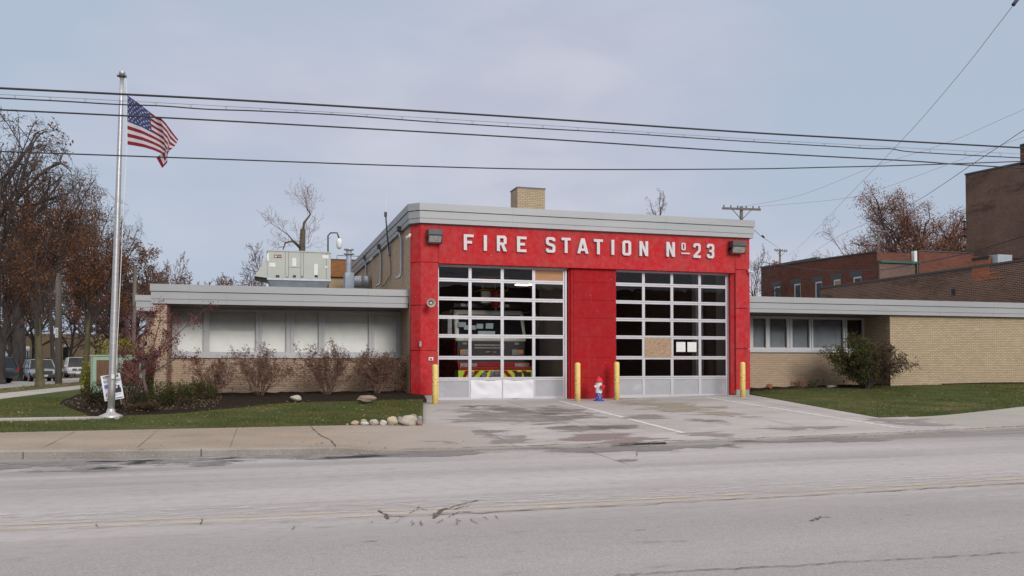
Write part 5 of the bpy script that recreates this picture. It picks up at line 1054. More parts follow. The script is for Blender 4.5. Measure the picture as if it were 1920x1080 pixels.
# ------------------------------------------------------------------ stones
def rock(u, v0, v1, w, mat, label, seed, Y=None, cat='stone', group='stones at the corner of the left lawn', lift=.1):
    g_ = ground(u, v1, lift) if Y is None else Vector((P(u, v1, Y).x, Y, P(u, v1, Y).z)); h = P(u, v0, g_.y).z-g_.z; rw = w/2*(g_.y/ray(u, v1).y)/F
    mb = MB(); mb.blob((g_.x, g_.y+rw*.5, g_.z+h*.40), (rw*.95, rw*.75, h*.54), seed, 26, 18, .15); o = mb.build('stone', mat, None, True); tag(o, label, cat, group); return o
for n_, c_a, c_b in (('stone_tan', (.30, .20, .14), (.40, .30, .22)), ('stone_white', (.36, .31, .26), (.50, .47, .43)), ('stone_ochre', (.36, .20, .06), (.46, .38, .27)), ('stone_grey', (.15, .165, .18), (.25, .265, .28)), ('stone_beige', (.27, .22, .17), (.41, .365, .305)), ('stone_red', (.16, .09, .075), (.27, .20, .165)), ('stone_orange', (.2, .08, .04), (.27, .12, .06))):
    paint(n_, c_b, .85, 0, .12, 5, dirt=c_a, dscale=3, bmp=.3)
rock(651.5, 794, 797.6, 5, 'stone_tan', 'tiny tan pebble at the left end of the row of stones', 20); rock(666, 788.5, 797.5, 16, 'stone_tan', 'tan rounded stone, leftmost large one in the row by the driveway', 21)
rock(683.5, 790, 797.6, 16.5, 'stone_white', 'whitish flat stone in front of a beige stone in the row', 22); rock(681.5, 785.5, 793, 12, 'stone_beige', 'low beige stone behind the whitish flat one', 23)
rock(702, 785, 797.6, 18, 'stone_beige', 'round beige stone with grey patches in the middle of the row', 24); rock(719.5, 787.5, 797.6, 14, 'stone_white', 'pale angular stone left of the yellow boulder', 25)
rock(736.5, 779.5, 797.6, 20.5, 'stone_ochre', 'yellow and white round boulder with a dead leaf on it', 26); rock(750, 780.5, 793, 12, 'stone_grey', 'small grey stone between the yellow and the large boulder', 27)
rock(766, 779.5, 797.8, 37, 'stone_beige', 'largest beige boulder beside the driveway edge', 28); rock(775, 776, 787, 15, 'stone_red', 'reddish stone behind the largest boulder', 29)
rock(788, 779, 790, 10, 'stone_grey', 'dark grey stone on top at the driveway corner', 30); rock(787, 787, 797.8, 12, 'stone_red', 'mottled brown stone at the foot of the driveway corner', 31)
rock(555, 740.5, 751.5, 21, 'stone_beige', 'small round stone in the dark mulch between two shrubs', 32, group='stones in the mulch bed', lift=.2); rock(687.5, 741, 753.5, 37, 'stone_red', 'broad brown stone in the mulch below the rightmost shrub', 33, group='stones in the mulch bed', lift=.2)
rock(1563, 721.5, 728, 20, 'stone_white', 'flat white stone in the mulch left of the large shrub', 34, Y=26.3, group='stones by the right wing'); rock(1444.5, 719.5, 728, 12, 'stone_orange', 'round rusty orange stone beside the red wall', 35, Y=26.4, group='stones by the right wing')
# ------------------------------------------------------------------ shrubs
def g2(u, v, up=.2): return ground(u, v, up)
G_ = 'bare brown leaved shrubs along the left wing'
shrub('deciduous_shrub', 'smallest bare shrub with withered leaves, leftmost along the brick wing', Vector((P(398, 741, 26.2).x, 26.2, .62)), 1.15, 1.75, 11, 'leaf_shrub', 2000, group=G_, stems=11, kidn=9)
shrub('deciduous_shrub', 'bare vase shaped shrub with brown leaves, second along the brick wing', Vector((P(489, 742, 26.0).x, 26.0, .60)), 1.42, 1.9, 12, 'leaf_shrub', 3000, group=G_, stems=15, kidn=10)
shrub('deciduous_shrub', 'bare spreading shrub with brown leaves, third along the brick wing', Vector((P(614, 741, 26.3).x, 26.3, .61)), 1.36, 1.95, 13, 'leaf_shrub', 4200, group=G_, stems=15, kidn=10)
shrub('deciduous_shrub', 'bare shrub with dense brown leaves beside the red garage column', Vector((P(706, 741, 26.5).x, 26.5, .61)), 1.40, 1.7, 14, 'leaf_shrub', 5200, group=G_, stems=15, kidn=10)
BX = [(196, 769, .55, .45, .62, 'leaf_yew', 'dark low evergreen bush left of the flagpole foot'), (238, 771, .55, .45, .68, 'leaf_yew', 'dark low evergreen bush just right of the flagpole'), (298, 764, .48, .4, .62, 'leaf_box', 'olive green bush left of the brick pillar base'),
      (333, 762, .55, .42, .60, 'leaf_box', 'olive green bush in front of the brick pillar'), (381, 752, .42, .38, .58, 'leaf_box', 'yellow green round bush at the foot of the first bare shrub'), (318, 735, .35, .3, .5, 'leaf_lime', 'small yellow green bush beside the brick pillar')]
for i, (u, v, rx, ry, h, mt, lb_) in enumerate(BX): bush('evergreen_bush', lb_, g2(u, v, .15), rx, ry, h, 40+i, mt, 2600, .022, group='low evergreen bushes in the planting bed')
bush('dry_perennial', 'straw coloured dry plant in front of the green cabinet', g2(252, 752), .45, .35, .75, 60, 'leaf_dull', 900, .03, cat='plant'); 
bush('dry_perennial', 'brown withered ground plant between the small red tree and the lawn', g2(262, 768), .5, .3, .2, 61, 'leaf_dull', 700, .03, cat='plant')
bush('yellow_bush', 'bright yellow green bush rising behind the green cabinet', Vector((P(243, 690, 33).x, 33, .4)), 1.25, .8, 1.75, 62, 'leaf_lime', 4500, .05, cat='bush'); bush('yellow_bush', 'narrow yellow green bush against the left end of the green cabinet', Vector((P(165, 735, 30.3).x, 30.3, .4)), .22, .3, 1.15, 63, 'leaf_lime', 900, .04, cat='bush')
bush('yellow_bush', 'yellow green bush between the red tree and the brick pillar', Vector((P(281, 735, 31).x, 31, .45)), .35, .4, 1.2, 64, 'leaf_lime', 1500, .035, cat='bush')
# crimson leaved small tree
bt = g2(273, 758, .2)
rn = random.Random(70); t = thing('crimson_tree', 'small thin tree with crimson leaves leaning over the brick pillar', 'tree', tuple(bt)); st, tw, tips = MB(), MB(), []
def pr(u, v, dy=0): return P(u, v, bt.y+dy)
st.tube([bt-Vector((0, 0, .1)), pr(275, 735), pr(269, 712), pr(272, 690)], [.06, .045, .04, .035], 8)
O_ = dict(TREE, seg=[4, 4, 3, 3], jit=[.15, .2, .25, .25], up=[.02, .02, .01, 0], sides=[4, 3, 3, 3], kids=[6, 4, 3], start=[.15, .2, .2], ang=[(30, 60)]*3, ratio=[.45, .5, .5], fall=[.3]*3, rr=[.6]*3, rmin=.004)
for a_, b__, c__, d__ in (((272, 690), (300, 655), (345, 615), (388, 577)), ((271, 705), (300, 690), (330, 672), (362, 675)), ((272, 690), (268, 650), (270, 620), (283, 585)), ((270, 700), (255, 690), (240, 672), (226, 668)), ((269, 695), (262, 660), (240, 625), (236, 600)), ((274, 700), (290, 680), (310, 640), (318, 600)), ((270, 715), (250, 700), (240, 695), (230, 700)), ((272, 690), (285, 660), (300, 600), (300, 575))):
    dy = rn.uniform(-.5, .4); pts = [pr(*a_), pr(*b__, dy*.4), pr(*c__, dy*.8), pr(*d__, dy)]; st.tube(pts, [.024, .017, .01, .004], 5)
    for i in range(3):
        for k in range(5):
            q = pts[i].lerp(pts[i+1], rn.random()); d = (pts[i+1]-pts[i]).normalized()+Vector((rn.gauss(0, .6), rn.gauss(0, .6), rn.gauss(0, .5))); grow(rn, q, d, .38*rn.uniform(.6, 1.2), .006, 1, 3, [tw, tw], tips, O_)
st.build('trunk', 'bark_red', t, True); tw.build('twigs', 'bark_red', t); lf = MB(); leaves(lf, tips, rn, .023, 4200, .045, 0, .6); lf.build('foliage', 'leaf_crimson', t)
# large shrub by the right wing
bs_ = Vector((P(1624, 724, 25.6).x, 25.6, P(1624, 726, 25.6).z))
rn = random.Random(80); t = thing('large_shrub', 'large round shrub, green left half and brown right half, at the wall corner', 'shrub', tuple(bs_)); st, tw, tips = MB(), MB(), []
O_ = dict(seg=[6, 4, 3, 3], jit=[.08, .15, .2, .2], up=[.0, .03, .02, .0], sides=[5, 3, 3, 3], taper=.4, kids=[10, 7, 4], start=[.2, .15, .1], ang=[(20, 55), (25, 60), (25, 60)], ratio=[.45, .5, .5], fall=[.3]*3, rr=[.6]*3, rmin=.004)
for k in range(22):
    az = k*2.4; e = math.sqrt((k+.5)/22); d = Vector((math.cos(az)*e*1.35, math.sin(az)*e*.8, 1.8-.95*e)); grow(rn, bs_+Vector((math.cos(az)*.06, math.sin(az)*.06, -.05)), d, d.length*1.05, .022, 0, 2, [st, tw], tips, O_)
st.build('stems', 'bark_dark', t); tw.build('twigs', 'twig', t)
for nm, mt, cond, cnt in (('foliage', 'leaf_green', lambda p: p.x < bs_.x+rn.gauss(-.1, .3), 7500), ('withered_foliage', 'leaf_dull', lambda p: p.x > bs_.x+rn.gauss(-.3, .45), 10500)): lf = MB(); leaves(lf, [q for q in tips if cond(q[0])], rn, .034, cnt, .05, 0, .55); lf.build(nm, mt, t)
for i, (u, h, mt, lb_) in enumerate(((1500, .3, 'leaf_copper', 'dry orange flower stalks in the mulch under the grey windows'), (1527, .3, 'leaf_green', 'small green rose plant with red leaves beside the dry stalks'))):
    bush('flower_plant', lb_, Vector((P(u, 727, 26.5).x, 26.5, zt(18, 26.5)+.12)), .42, .2, h, 85+i, mt, 260, .03, cat='plant', group='small plants below the right hand windows')
# ------------------------------------------------------------------ trees on the left
def gp(u, v, up=.1): return ground(u, v, up)
def at(u, Y, z=None): p = P(u, 690, Y); return Vector((p.x, Y, zt(p.x, Y) if z is None else z))
pear = dict(bark2='bark_dark', trunk=.42, kids=[13, 8, 7, 4], ang=[(14, 42), (22, 42), (25, 50), (25, 60)], ratio=[1.25, .42, .5, .5], start=[.34, .2, .2, .15], up=[0, .07, .05, .03, .01], fall=[.2, .4, .4, .4], rr=[.42, .5, .55, .5], rmin=.0055, lspread=.12)
GS = 'street trees along the side road'
def low(z1, z2): return lambda p, r: p.z < z1+(z2-z1)*r.random()
tb_ = gp(75, 727); tree('street_tree', 'mossy trunked street tree with rust brown leaves in front of the silver car', 'tree', tb_, 10.9, .19, 101, 'leaf_rust', 10500, .048, 'bark_moss', GS, lfilter=low(3.5, 10), **dict(pear, cr=3.0))
tb2 = gp(158, 718); tree('street_tree', 'mossy trunked street tree with rusty leaves beside the white van', 'tree', tb2, 12.0, .24, 102, 'leaf_rust', 9500, .065, 'bark_moss', GS, lfilter=low(3, 9.5), **dict(pear, cr=3.0))
big = dict(rr=[.55, .55, .5, .5], trunk=.62, kids=[11, 7, 6, 4], ang=[(25, 60), (25, 50), (25, 55), (25, 60)], ratio=[.85, .5, .5, .5], start=[.35, .2, .2, .15], rmin=.009)
p_ = at(33, 74); tree('tall_tree', 'tall dark trunked tree with bare top and forked trunk behind the parked cars', 'tree', p_, 16.8, .52, 103, 'leaf_rust', 7000, .11, 'bark_dark', None, lfilter=low(4, 15), lspread=.3, **dict(big, cr=6))
p_ = at(-60, 44); tree('bare_tree', 'tall leafless tree leaning in from the left edge of the photo', 'tree', p_, 13.6, .3, 104, 'leaf_brown', 900, .08, 'bark_dark', None, **dict(big, trunk=.6, cr=4.2))
p_ = at(98, 92); tree('bare_tree', 'slender bare tree rising behind the mossy trunks', 'tree', p_, 18.8, .35, 105, 'leaf_rust', 5000, .12, 'bark_dark', None, lfilter=low(4, 15), lspread=.3, **dict(big, cr=4.5))
p_ = at(208, 84); tree('street_tree', 'rounded tree with bare upper twigs and a few rusty leaves behind the flagpole', 'tree', p_, 15.6, .26, 106, 'leaf_rust', 6000, .10, 'bark_dark', GS, lfilter=low(3, 9), **dict(pear, cr=2.8))
p_ = at(2, 60); tree('street_tree', 'rusty leaved tree by the dark parked car at the left edge', 'tree', p_, 12.0, .25, 107, 'leaf_rust', 8000, .06, 'bark_dark', GS, lfilter=low(3.5, 10), **dict(pear, cr=3.4))
p_ = at(245, 60); tree('small_tree', 'dark twiggy small tree behind the crimson tree', 'tree', p_, 7.2, .16, 108, 'leaf_shrub', 4500, .07, 'bark_dark', None, **dict(big, trunk=.5, kids=[12, 8, 6, 4], start=[.2, .2, .2, .15], cr=2.6))
for i, (u, h, sd_) in enumerate(((295, 7.2, 1), (330, 8.0, 2), (388, 7.0, 3))):
    p_ = at(u, 58, .3); tree('crabapple_tree', ['low tangled bare tree behind the left end of the grey roof', 'tallest tangled bare tree over the left grey roof', 'sparse bare tree with arching twigs over the left grey roof'][i], 'tree', p_, h, .15, 110+sd_, None, 0, bark='twig', group='tangled bare trees behind the left wing', **dict(big, trunk=.45, kids=[12, 8, 6, 3], jit=[.08, .22, .28, .3, .3], start=[.3, .2, .2, .1], rmin=.010, cr=2.3))
for i, (u, h, Y_) in enumerate(((15, 13, 112), (68, 12, 106), (128, 14, 112), (190, 13, 100), (228, 9, 72))): p_ = at(u, Y_); tree('distant_tree', ['bare tree left of the mural before the tan building', 'bare tree between the dark car and the mossy trunk', 'bare tree by the school door canopy', 'bare tree between van and flagpole', 'low bare tree just right of the flagpole'][i], 'tree', p_, h, .2, 160+i, 'leaf_brown', 1500, .10, 'bark_dark', 'bare trees before the tan building', **dict(big, trunk=.5, kids=[12, 8, 6, 4], start=[.22, .2, .2, .1], rmin=.012, cr=4.5 if i < 4 else 2.6, shoulder=.3))
# dead tree behind the roof unit
p_ = at(569, 52, .3); t = thing('dead_tree', 'broken topped bare tree with few branches behind the rooftop unit', 'tree', tuple(p_)); a_, b_m, tips = MB(), MB(), []; rn = random.Random(120)
def pd(u, v, dy=0): return P(u, v, 52+dy)
a_.tube([p_, pd(565, 560), pd(566, 480), pd(568, 430)], [.28, .24, .2, .15], 9); a_.tube([pd(567, 445), pd(570, 418, .2), pd(582, 402, .3), pd(573, 385, .2)], [.09, .08, .05, .03], 6); a_.tube([pd(565, 466), pd(550, 452, -.3), pd(535, 455, -.4), pd(530, 470, -.4)], [.10, .08, .05, .02], 6)
a_.tube([pd(550, 452, -.3), pd(540, 440, -.4), pd(518, 425, -.5)], [.05, .03, .012], 5)
O_ = dict(TREE, seg=[4, 4, 3, 3], jit=[.12, .16, .2, .2], up=[.05, .08, .04, 0], sides=[4, 3, 3, 3], kids=[5, 5, 3], start=[.15, .2, .2], ang=[(25, 55)]*3, ratio=[.6, .5, .5], fall=[.3]*3, rr=[.6]*3, rmin=.005)
for q0, q1, n_, L_ in ((pd(578, 408, .2), pd(573, 385, .2), 7, 1.3), (pd(582, 402, .3), pd(590, 392, .3), 5, 1.2), (pd(540, 440, -.4), pd(518, 425, -.5), 7, 1.0), (pd(555, 455, -.3), pd(530, 468, -.4), 5, .9), (pd(567, 470), pd(580, 455), 6, 1.3), (pd(566, 475), pd(560, 440), 5, 1.1)):
    for k in range(n_): q = q0.lerp(q1, rn.random()); d = (q1-q0).normalized()*.6+Vector((rn.gauss(0, .5), rn.gauss(0, .4), .5+rn.gauss(0, .4))); grow(rn, q, d, L_*rn.uniform(.7, 1.5), .011, 1, 3, [b_m, b_m], tips, O_)
a_.build('trunk', 'bark', t, True); b_m.build('branches', 'twig', t)
for i, (u, h, Y_) in enumerate(((462, 7.4, 62), (500, 9.8, 62))): p_ = at(u, Y_, .3); tree('distant_tree', ['low thicket like bare tree left of the rooftop unit', 'fine twigged bare tree behind the hood of the rooftop unit'][i], 'tree', p_, h, .13, 130+i, None, 0, bark='bark_red', **dict(big, trunk=.5, kids=[10, 7, 6, 3], start=[.4, .2, .2, .1], rmin=.009, cr=2.0))
p_ = at(1227, 66, .3); tree('weeping_tree', 'top of a drooping bare tree above the garage roof', 'tree', p_, 15.9, .2, 140, None, 0, bark='twig', **dict(big, trunk=.86, kids=[7, 4, 4, 3], start=[.80, .2, .2, .1], ratio=[.2, .5, .6, .5], up=[0, .02, -.06, -.16, -.12], rmin=.009, cr=1.5, shoulder=.95))
# trees on the right
p_ = at(1683, 74, .5); tree('oak_tree', 'broad domed tree with copper leaves behind the red brick building', 'tree', p_, 18.2, .45, 150, 'leaf_copper', 42000, .08, 'bark_dark', None, lspread=.28, **dict(big, trunk=.5, kids=[20, 10, 7, 4], ratio=[.9, .5, .5, .5], ang=[(12, 70), (25, 50), (25, 55), (25, 60)], start=[.30, .25, .2, .15], fall=[.1, .4, .4, .4], cr=8.6))
p_ = at(1442, 95, .5); tree('oak_tree', 'conical tree with orange brown leaves at the far end of the brick building', 'tree', p_, 13.8, .25, 151, 'leaf_copper', 6000, .12, 'bark_dark', None, lspread=.25, **dict(big, trunk=.75, kids=[16, 8, 6, 3], ratio=[.42, .5, .5, .5], start=[.15, .2, .2, .15], fall=[.75, .4, .4, .4], cr=2.6))
p_ = at(1600, 66, .5); tree('bare_tree', 'thin bare tree with long leaning limbs in front of the copper tree', 'tree', p_, 14.6, .16, 152, None, 0, bark='bark_red', lean=(-.12, 0), **dict(big, trunk=.5, kids=[8, 6, 5, 3], ang=[(20, 60)]*4, ratio=[1.0, .5, .5, .5], rmin=.008, cr=4.2))
p_ = at(1412, 62, .5); tree('bare_tree', 'leafless tree with arching twigs just right of the garage corner', 'tree', p_, 10.6, .13, 153, None, 0, bark='bark_dark', **dict(big, trunk=.5, kids=[9, 6, 5, 3], rmin=.009, cr=2.6))
p_ = at(1500, 100, .5); tree('bare_tree', 'faint low bare tree beyond the brick building parapet', 'tree', p_, 16, .15, 154, None, 0, bark='bark_red', **dict(big, trunk=.6, kids=[9, 6, 5, 3], rmin=.012, cr=4))
# ------------------------------------------------------------------ brick buildings on the right
def bld(name, label, loc): return thing(name, label, 'building', loc)
XB = 35.0; yn, yf = 27.0, PXp(1538, 545, XB).y; zn = PXp(1900, 491.5, XB).z; zf_ = PXp(1545, 540.5, XB).z
Bd = bld('brick_shop', 'low dark brown brick building with patched chimney behind the right wing', (XB+5, 40, .5))
mb = MB(); mb.hexa([(XB, yn, -.5), (XB+12, yn, -.5), (XB, yf, -.5), (XB+12, yf, -.5), (XB, yn, zn), (XB+12, yn, zn), (XB, yf, zf_), (XB+12, yf, zf_)]); mb.build('wall', 'dark_brick', Bd)
mb = MB(); mb.hexa([(XB-.05, yn, zn), (XB+.3, yn, zn), (XB-.05, yf+.05, zf_), (XB+.3, yf+.05, zf_), (XB-.05, yn, zn+.1), (XB+.3, yn, zn+.1), (XB-.05, yf+.05, zf_+.1), (XB+.3, yf+.05, zf_+.1)]); mb.build('coping', 'lamp_housing', Bd)
def bx(X, u0, u1, v0, v1, depth, mb): a, b = PXp(u0, v1, X), PXp(u1, v1, X); t_ = PXp((u0+u1)/2, v0, X); b2 = PXp((u0+u1)/2, v1, X); mb.box(X, X+depth, min(a.y, b.y), max(a.y, b.y), b2.z, t_.z)
mb = MB(); bx(XB-.02, 1822, 1856, 484, 520, .8, mb); mb.build('chimney', 'orange_brick', Bd); mb = MB(); bx(XB-.05, 1822, 1853, 482, 487, .85, mb); mb.build('chimney_cap', 'black', Bd)
mb = MB(); bx(XB+.1, 1853, 1871, 478, 495, .9, mb); mb.build('vent_hood', 'galv', Bd); mb = MB(); bx(XB+.5, 1783, 1822, 502, 513, 1.5, mb); mb.build('skylight', 'galv', Bd); mb = MB(); bx(XB-.02, 1784, 1790, 541, 553, .05, mb); mb.build('opening', 'black', Bd)
XA_ = 42.0; yn = 50.6; yf = PXp(1427, 520, XA_).y; zn = PXp(1644, 472.5, XA_).z; zf_ = PXp(1428, 502.5, XA_).z
Ad = bld('brick_building', 'long two storey red brick building with small white framed windows', (XA_+4, 58, .5))
mb = MB(); mb.hexa([(XA_, yn, -.5), (XA_+14, yn, -.5), (XA_, yf, -.5), (XA_+14, yf, -.5), (XA_, yn, zn), (XA_+14, yn, zn), (XA_, yf, zf_), (XA_+14, yf, zf_)]); mb.build('wall', 'red_brick', Ad)
ym = PXp(1532, 488, XA_).y; zm_ = PXp(1531, 485, XA_).z; mb = MB()
mb.hexa([(XA_-.05, ym, zn+(zf_-zn)*(ym-yn)/(yf-yn)-.01), (XA_+.3, ym, zn), (XA_-.05, yf+.05, zf_-.01), (XA_+.3, yf+.05, zf_-.01), (XA_-.05, ym, zm_+.12), (XA_+.3, ym, zm_+.12), (XA_-.05, yf+.05, zf_+.12), (XA_+.3, yf+.05, zf_+.12)]); mb.hexa([(XA_-.05, yn, zn), (XA_+.3, yn, zn), (XA_-.05, ym-.01, zn+(zf_-zn)*(ym-yn)/(yf-yn)), (XA_+.3, ym-.01, zn), (XA_-.05, yn, zn+.1), (XA_+.3, yn, zn+.1), (XA_-.05, ym-.01, zn+(zf_-zn)*(ym-yn)/(yf-yn)+.1), (XA_+.3, ym-.01, zn+.1)]); mb.build('coping', 'lamp_housing', Ad)
for u0, u1, vt, vb, ul in ((1452.5, 1462.5, 538, 575, 1450), (1490, 1501, 533, 556, 1486), (1529.5, 1541, 529, 552, 1526), (1564, 1576, 525, 545, 1560), (1601, 1615, 520, 540, 1597)):
    a, b = PXp(u0, vt, XA_), PXp(u1, vt, XA_); z1_ = a.z; z0_ = z1_-1.5
    fr = MB(); y0, y1 = min(a.y, b.y), max(a.y, b.y); fr.box(XA_-.03, XA_+.02, y1-.12, y1, z0_, z1_); fr.box(XA_-.03, XA_+.02, y0, y1-.12, z1_-.12, z1_); fr.box(XA_-.03, XA_+.02, y0, y1-.12, z0_, z0_+.1); fr.box(XA_-.03, XA_+.02, y0-.02, y0-.001, z0_, z1_)
    w_o = fr.build('window', 'frame_white', Ad); pn = MB(); pn.box(XA_-.012, XA_-.004, y0, y1-.12, z0_+.1, z1_-.12); pn.build('pane', 'tan_wall' if u0 > 1560 and u0 < 1570 else 'window_dark', w_o); ln_ = MB(); ln_.box(XA_-.02, XA_+.02, y0-.2, y1+.45, z1_+.02, z1_+.42); ln_.build('lintel', 'lamp_housing', w_o)
mb = MB(); yr = 50.4; a, b = P(1647, 495, yr), P(1722, 495, yr); mb.box(XA_+.03, b.x, yr, yr+.18, 0, P(1690, 494, yr).z); mb.build('rear_extension', 'grey_brick', Ad); mb = MB(); mb.box(XA_+.02, b.x+.1, yr-.15, yr+.18, P(1690, 494, yr).z, P(1690, 490, yr).z); paint('green_trim', (.02, .10, .07), .5); mb.build('eaves', 'green_trim', Ad)
mb = MB(); mb.cyl((b.x-.2, yr-.1, 4), (b.x-.2, yr-.1, P(1720, 494, yr).z), .07, n=8); mb.build('downpipe', 'lamp_housing', Ad)
Cd = bld('brick_annexe', 'plain red brick rear block between the extension and the tall building', (50, 54, .5)); a, b = P(1722.5, 490, 50.3), P(1825, 490, 50.3); mb = MB(); mb.box(a.x, b.x, 50.3, 60, 0, P(1770, 473, 50.3).z); mb.build('wall', 'red_brick', Cd); mb = MB(); mb.box(a.x-.05, b.x, 50.25, 50.6, P(1770, 473, 50.3).z, P(1770, 471, 50.3).z); mb.build('coping', 'lamp_housing', Cd)
a = P(1719, 478, 50.2); mb = MB(); mb.box(a.x-.12, a.x+.12, 50.3, 50.6, P(1719, 490, 50.2).z, P(1719, 470, 50.2).z); mb.build('chimney', 'label_white', Ad)
XC = 55.0; yf = PXp(1811, 400, XC).y; yn = 38; zf_ = PXp(1811, 328, XC).z; zn = PXp(1918, 306, XC).z; yq = PXp(1918, 306, XC).y; zn2 = zf_+(zn-zf_)*(yf-yn)/(yf-yq)
Td = bld('tall_brick_building', 'tall windowless dark brick building cut by the right edge of the photo', (XC+6, 50, .5)); mb = MB(); mb.hexa([(XC, yn, -.5), (XC+14, yn, -.5), (XC, yf, -.5), (XC+14, yf, -.5), (XC, yn, zn2), (XC+14, yn, zn2), (XC, yf, zf_), (XC+14, yf, zf_)]); mb.build('wall', 'tall_brick', Td)
mb = MB(); mb.hexa([(XC-.06, yn, zn2), (XC+.4, yn, zn2), (XC-.06, yf+.05, zf_), (XC+.4, yf+.05, zf_), (XC-.06, yn, zn2+.12), (XC+.4, yn, zn2+.12), (XC-.06, yf+.05, zf_+.12), (XC+.4, yf+.05, zf_+.12)]); mb.build('coping', 'lamp_housing', Td)
mb = MB(); bx(XC, 1913, 1932, 274, 308, 1.2, mb); mb.build('chimney', 'red_brick', Td); mb = MB(); bx(XC-.05, 1912, 1933, 268, 275, 1.3, mb); mb.build('chimney_cap', 'black', Td)
mb = MB(); a, b = PXp(1810, 415, XC), PXp(1810, 445, XC)
for v in (416, 430, 443): q = P(1811, v, yf+.1); mb.box(q.x-.35, q.x, yf+.0, yf+.2, q.z-.05, q.z+.05)
q0, q1 = P(1808, 414, yf+.1), P(1808, 445, yf+.1); mb.cyl(q1, q0, .05, n=6); mb.build('wire_bracket', 'dark_metal', Td)
mb = MB(); rn = random.Random(3)
for (u0, u1, v0, v1) in ((1822, 1862, 512, 528), (1838, 1886, 517, 526), (1848, 1872, 508, 516)):
    a, b = PXp(u0, v1, XB), PXp(u1, v0, XB); c0, c1 = (a.y+b.y)/2, (a.z+b.z)/2; ry, rz = abs(a.y-b.y)/2, abs(a.z-b.z)/2
    mb.add([(XB-.006-.002*u0/1900, c0+ry*math.cos(t)*rn.uniform(.8, 1.1), c1+rz*math.sin(t)*rn.uniform(.7, 1.1)) for t in lin(0, 6.28, 16)[:-1]], [tuple(range(16))])
mb.build('patched_brick', 'orange_brick', Bd)
# roof top hut beyond the garage side wall
p0, p1 = P(620, 515, 44), P(645, 515, 44); hut = bld('shingled_building', 'small tan building with orange brown shingled upper part beyond the flat roof', (p0.x+2, 46, .4))
mb = MB(); mb.box(p0.x-2.5, p1.x+1.5, 47.5, 52, 0, P(630, 519, 47.5).z); mb.build('wall', 'tan_wall', hut); mb = MB(); mb.box(p0.x-2.7, p1.x+1.7, 47.3, 52, P(630, 518.7, 47.3).z, P(630, 487, 47.3).z); mb.build('shingle_band', 'orange_shingle', hut)
mb = MB(); mb.box(p0.x-2.7, p1.x+1.7, 47.25, 52, P(630, 487, 47.3).z, P(630, 485.5, 47.3).z); mb.build('coping', 'lamp_housing', hut); mb = MB(); q0, q1 = P(632, 486, 47.4), P(676, 480, 47.4)
mb.tube([(q0.x, 47.4, q0.z), (q0.x, 47.4, q1.z), (q1.x, 47.4, q1.z), (q1.x, 47.4, q0.z)], .04, 6); mb.build('railing', 'galv', hut)
# ------------------------------------------------------------------ poles
def pole(name, label, u, Y, vt, r, arm=None, cat='utility pole', base=None, lean=0):
    b = at(u, Y); t_ = P(u+lean, vt, Y); o = thing(name, label, cat, tuple(b), 'wooden utility poles'); mb = MB(); mb.tube([b-Vector((0, 0, .3)), t_], [r, r*.75], 12); mb.build('pole', 'wood_pole', o, True)
    if arm:
        a0, a1 = P(arm[0], arm[2], Y-.15), P(arm[1], arm[3], Y-.15); mb = MB(); dz = .07
        mb.hexa([(a0.x, Y-.2, a0.z-dz), (a1.x, Y-.2, a1.z-dz), (a0.x, Y-.1, a0.z-dz), (a1.x, Y-.1, a1.z-dz), (a0.x, Y-.2, a0.z+dz), (a1.x, Y-.2, a1.z+dz), (a0.x, Y-.1, a0.z+dz), (a1.x, Y-.1, a1.z+dz)]); ca = mb.build('crossarm', 'wood_pole', o)
        mb = MB(); m_ = (a0+a1)/2
        for f_ in (.04, .22, .40, .62, .80, .96): q = a0.lerp(a1, f_); mb.lathe([(.02, 0), (.05, .04), (.03, .08), (.05, .12), (.02, .17)], (q.x, Y-.15, q.z+dz), 8)
        mb.build('insulator', 'dark_metal', ca); mb = MB()
        for s_ in (-1, 1): mb.tube([m_+Vector((s_*.75, 0, -.05)), m_+Vector((0, 0, -.75))], .025, 5)
        mb.build('brace', 'dark_metal', ca)
    return o
pole('utility_pole', 'weathered pole with a wide wooden crossarm rising behind the garage roof', 1390, 52, 387, .15, (1354.5, 1426, 390.5, 393))
pole('utility_pole', 'distant pole with a small crossarm beyond the low brick building', 1462.5, 98, 467, .17, (1452, 1476, 469, 471)); pole('utility_pole', 'pole with a thin crossarm against the copper leaved tree', 1647, 70, 431, .16, (1633, 1663, 431, 434))
pole('utility_pole', 'grey pole without crossarm behind the crimson tree', 250, 56, 497, .14, lean=3); up = pole('utility_pole', 'thick dark pole with a white street sign between silver car and white van', 110, 56.5, 395, .2)
paint('sign_plate', (.66, .66, .66), .5); mb = MB(); q0, q1 = P(103, 633, 56.2), P(109, 614.5, 56.2); mb.box(q0.x, q1.x, 56.2, 56.23, q0.z, q1.z); sg = mb.build('sign_plate', 'sign_plate', up); mb = MB(); q = (q0+q1)/2
for f_ in (.2, .4, .6, .8): mb = MB(); mb.box(q0.x+.04, q1.x-.04, 56.19, 56.199, q0.z+(q1.z-q0.z)*f_-.03, q0.z+(q1.z-q0.z)*f_+.03); mb.build('text_line', 'lens_grey', sg)
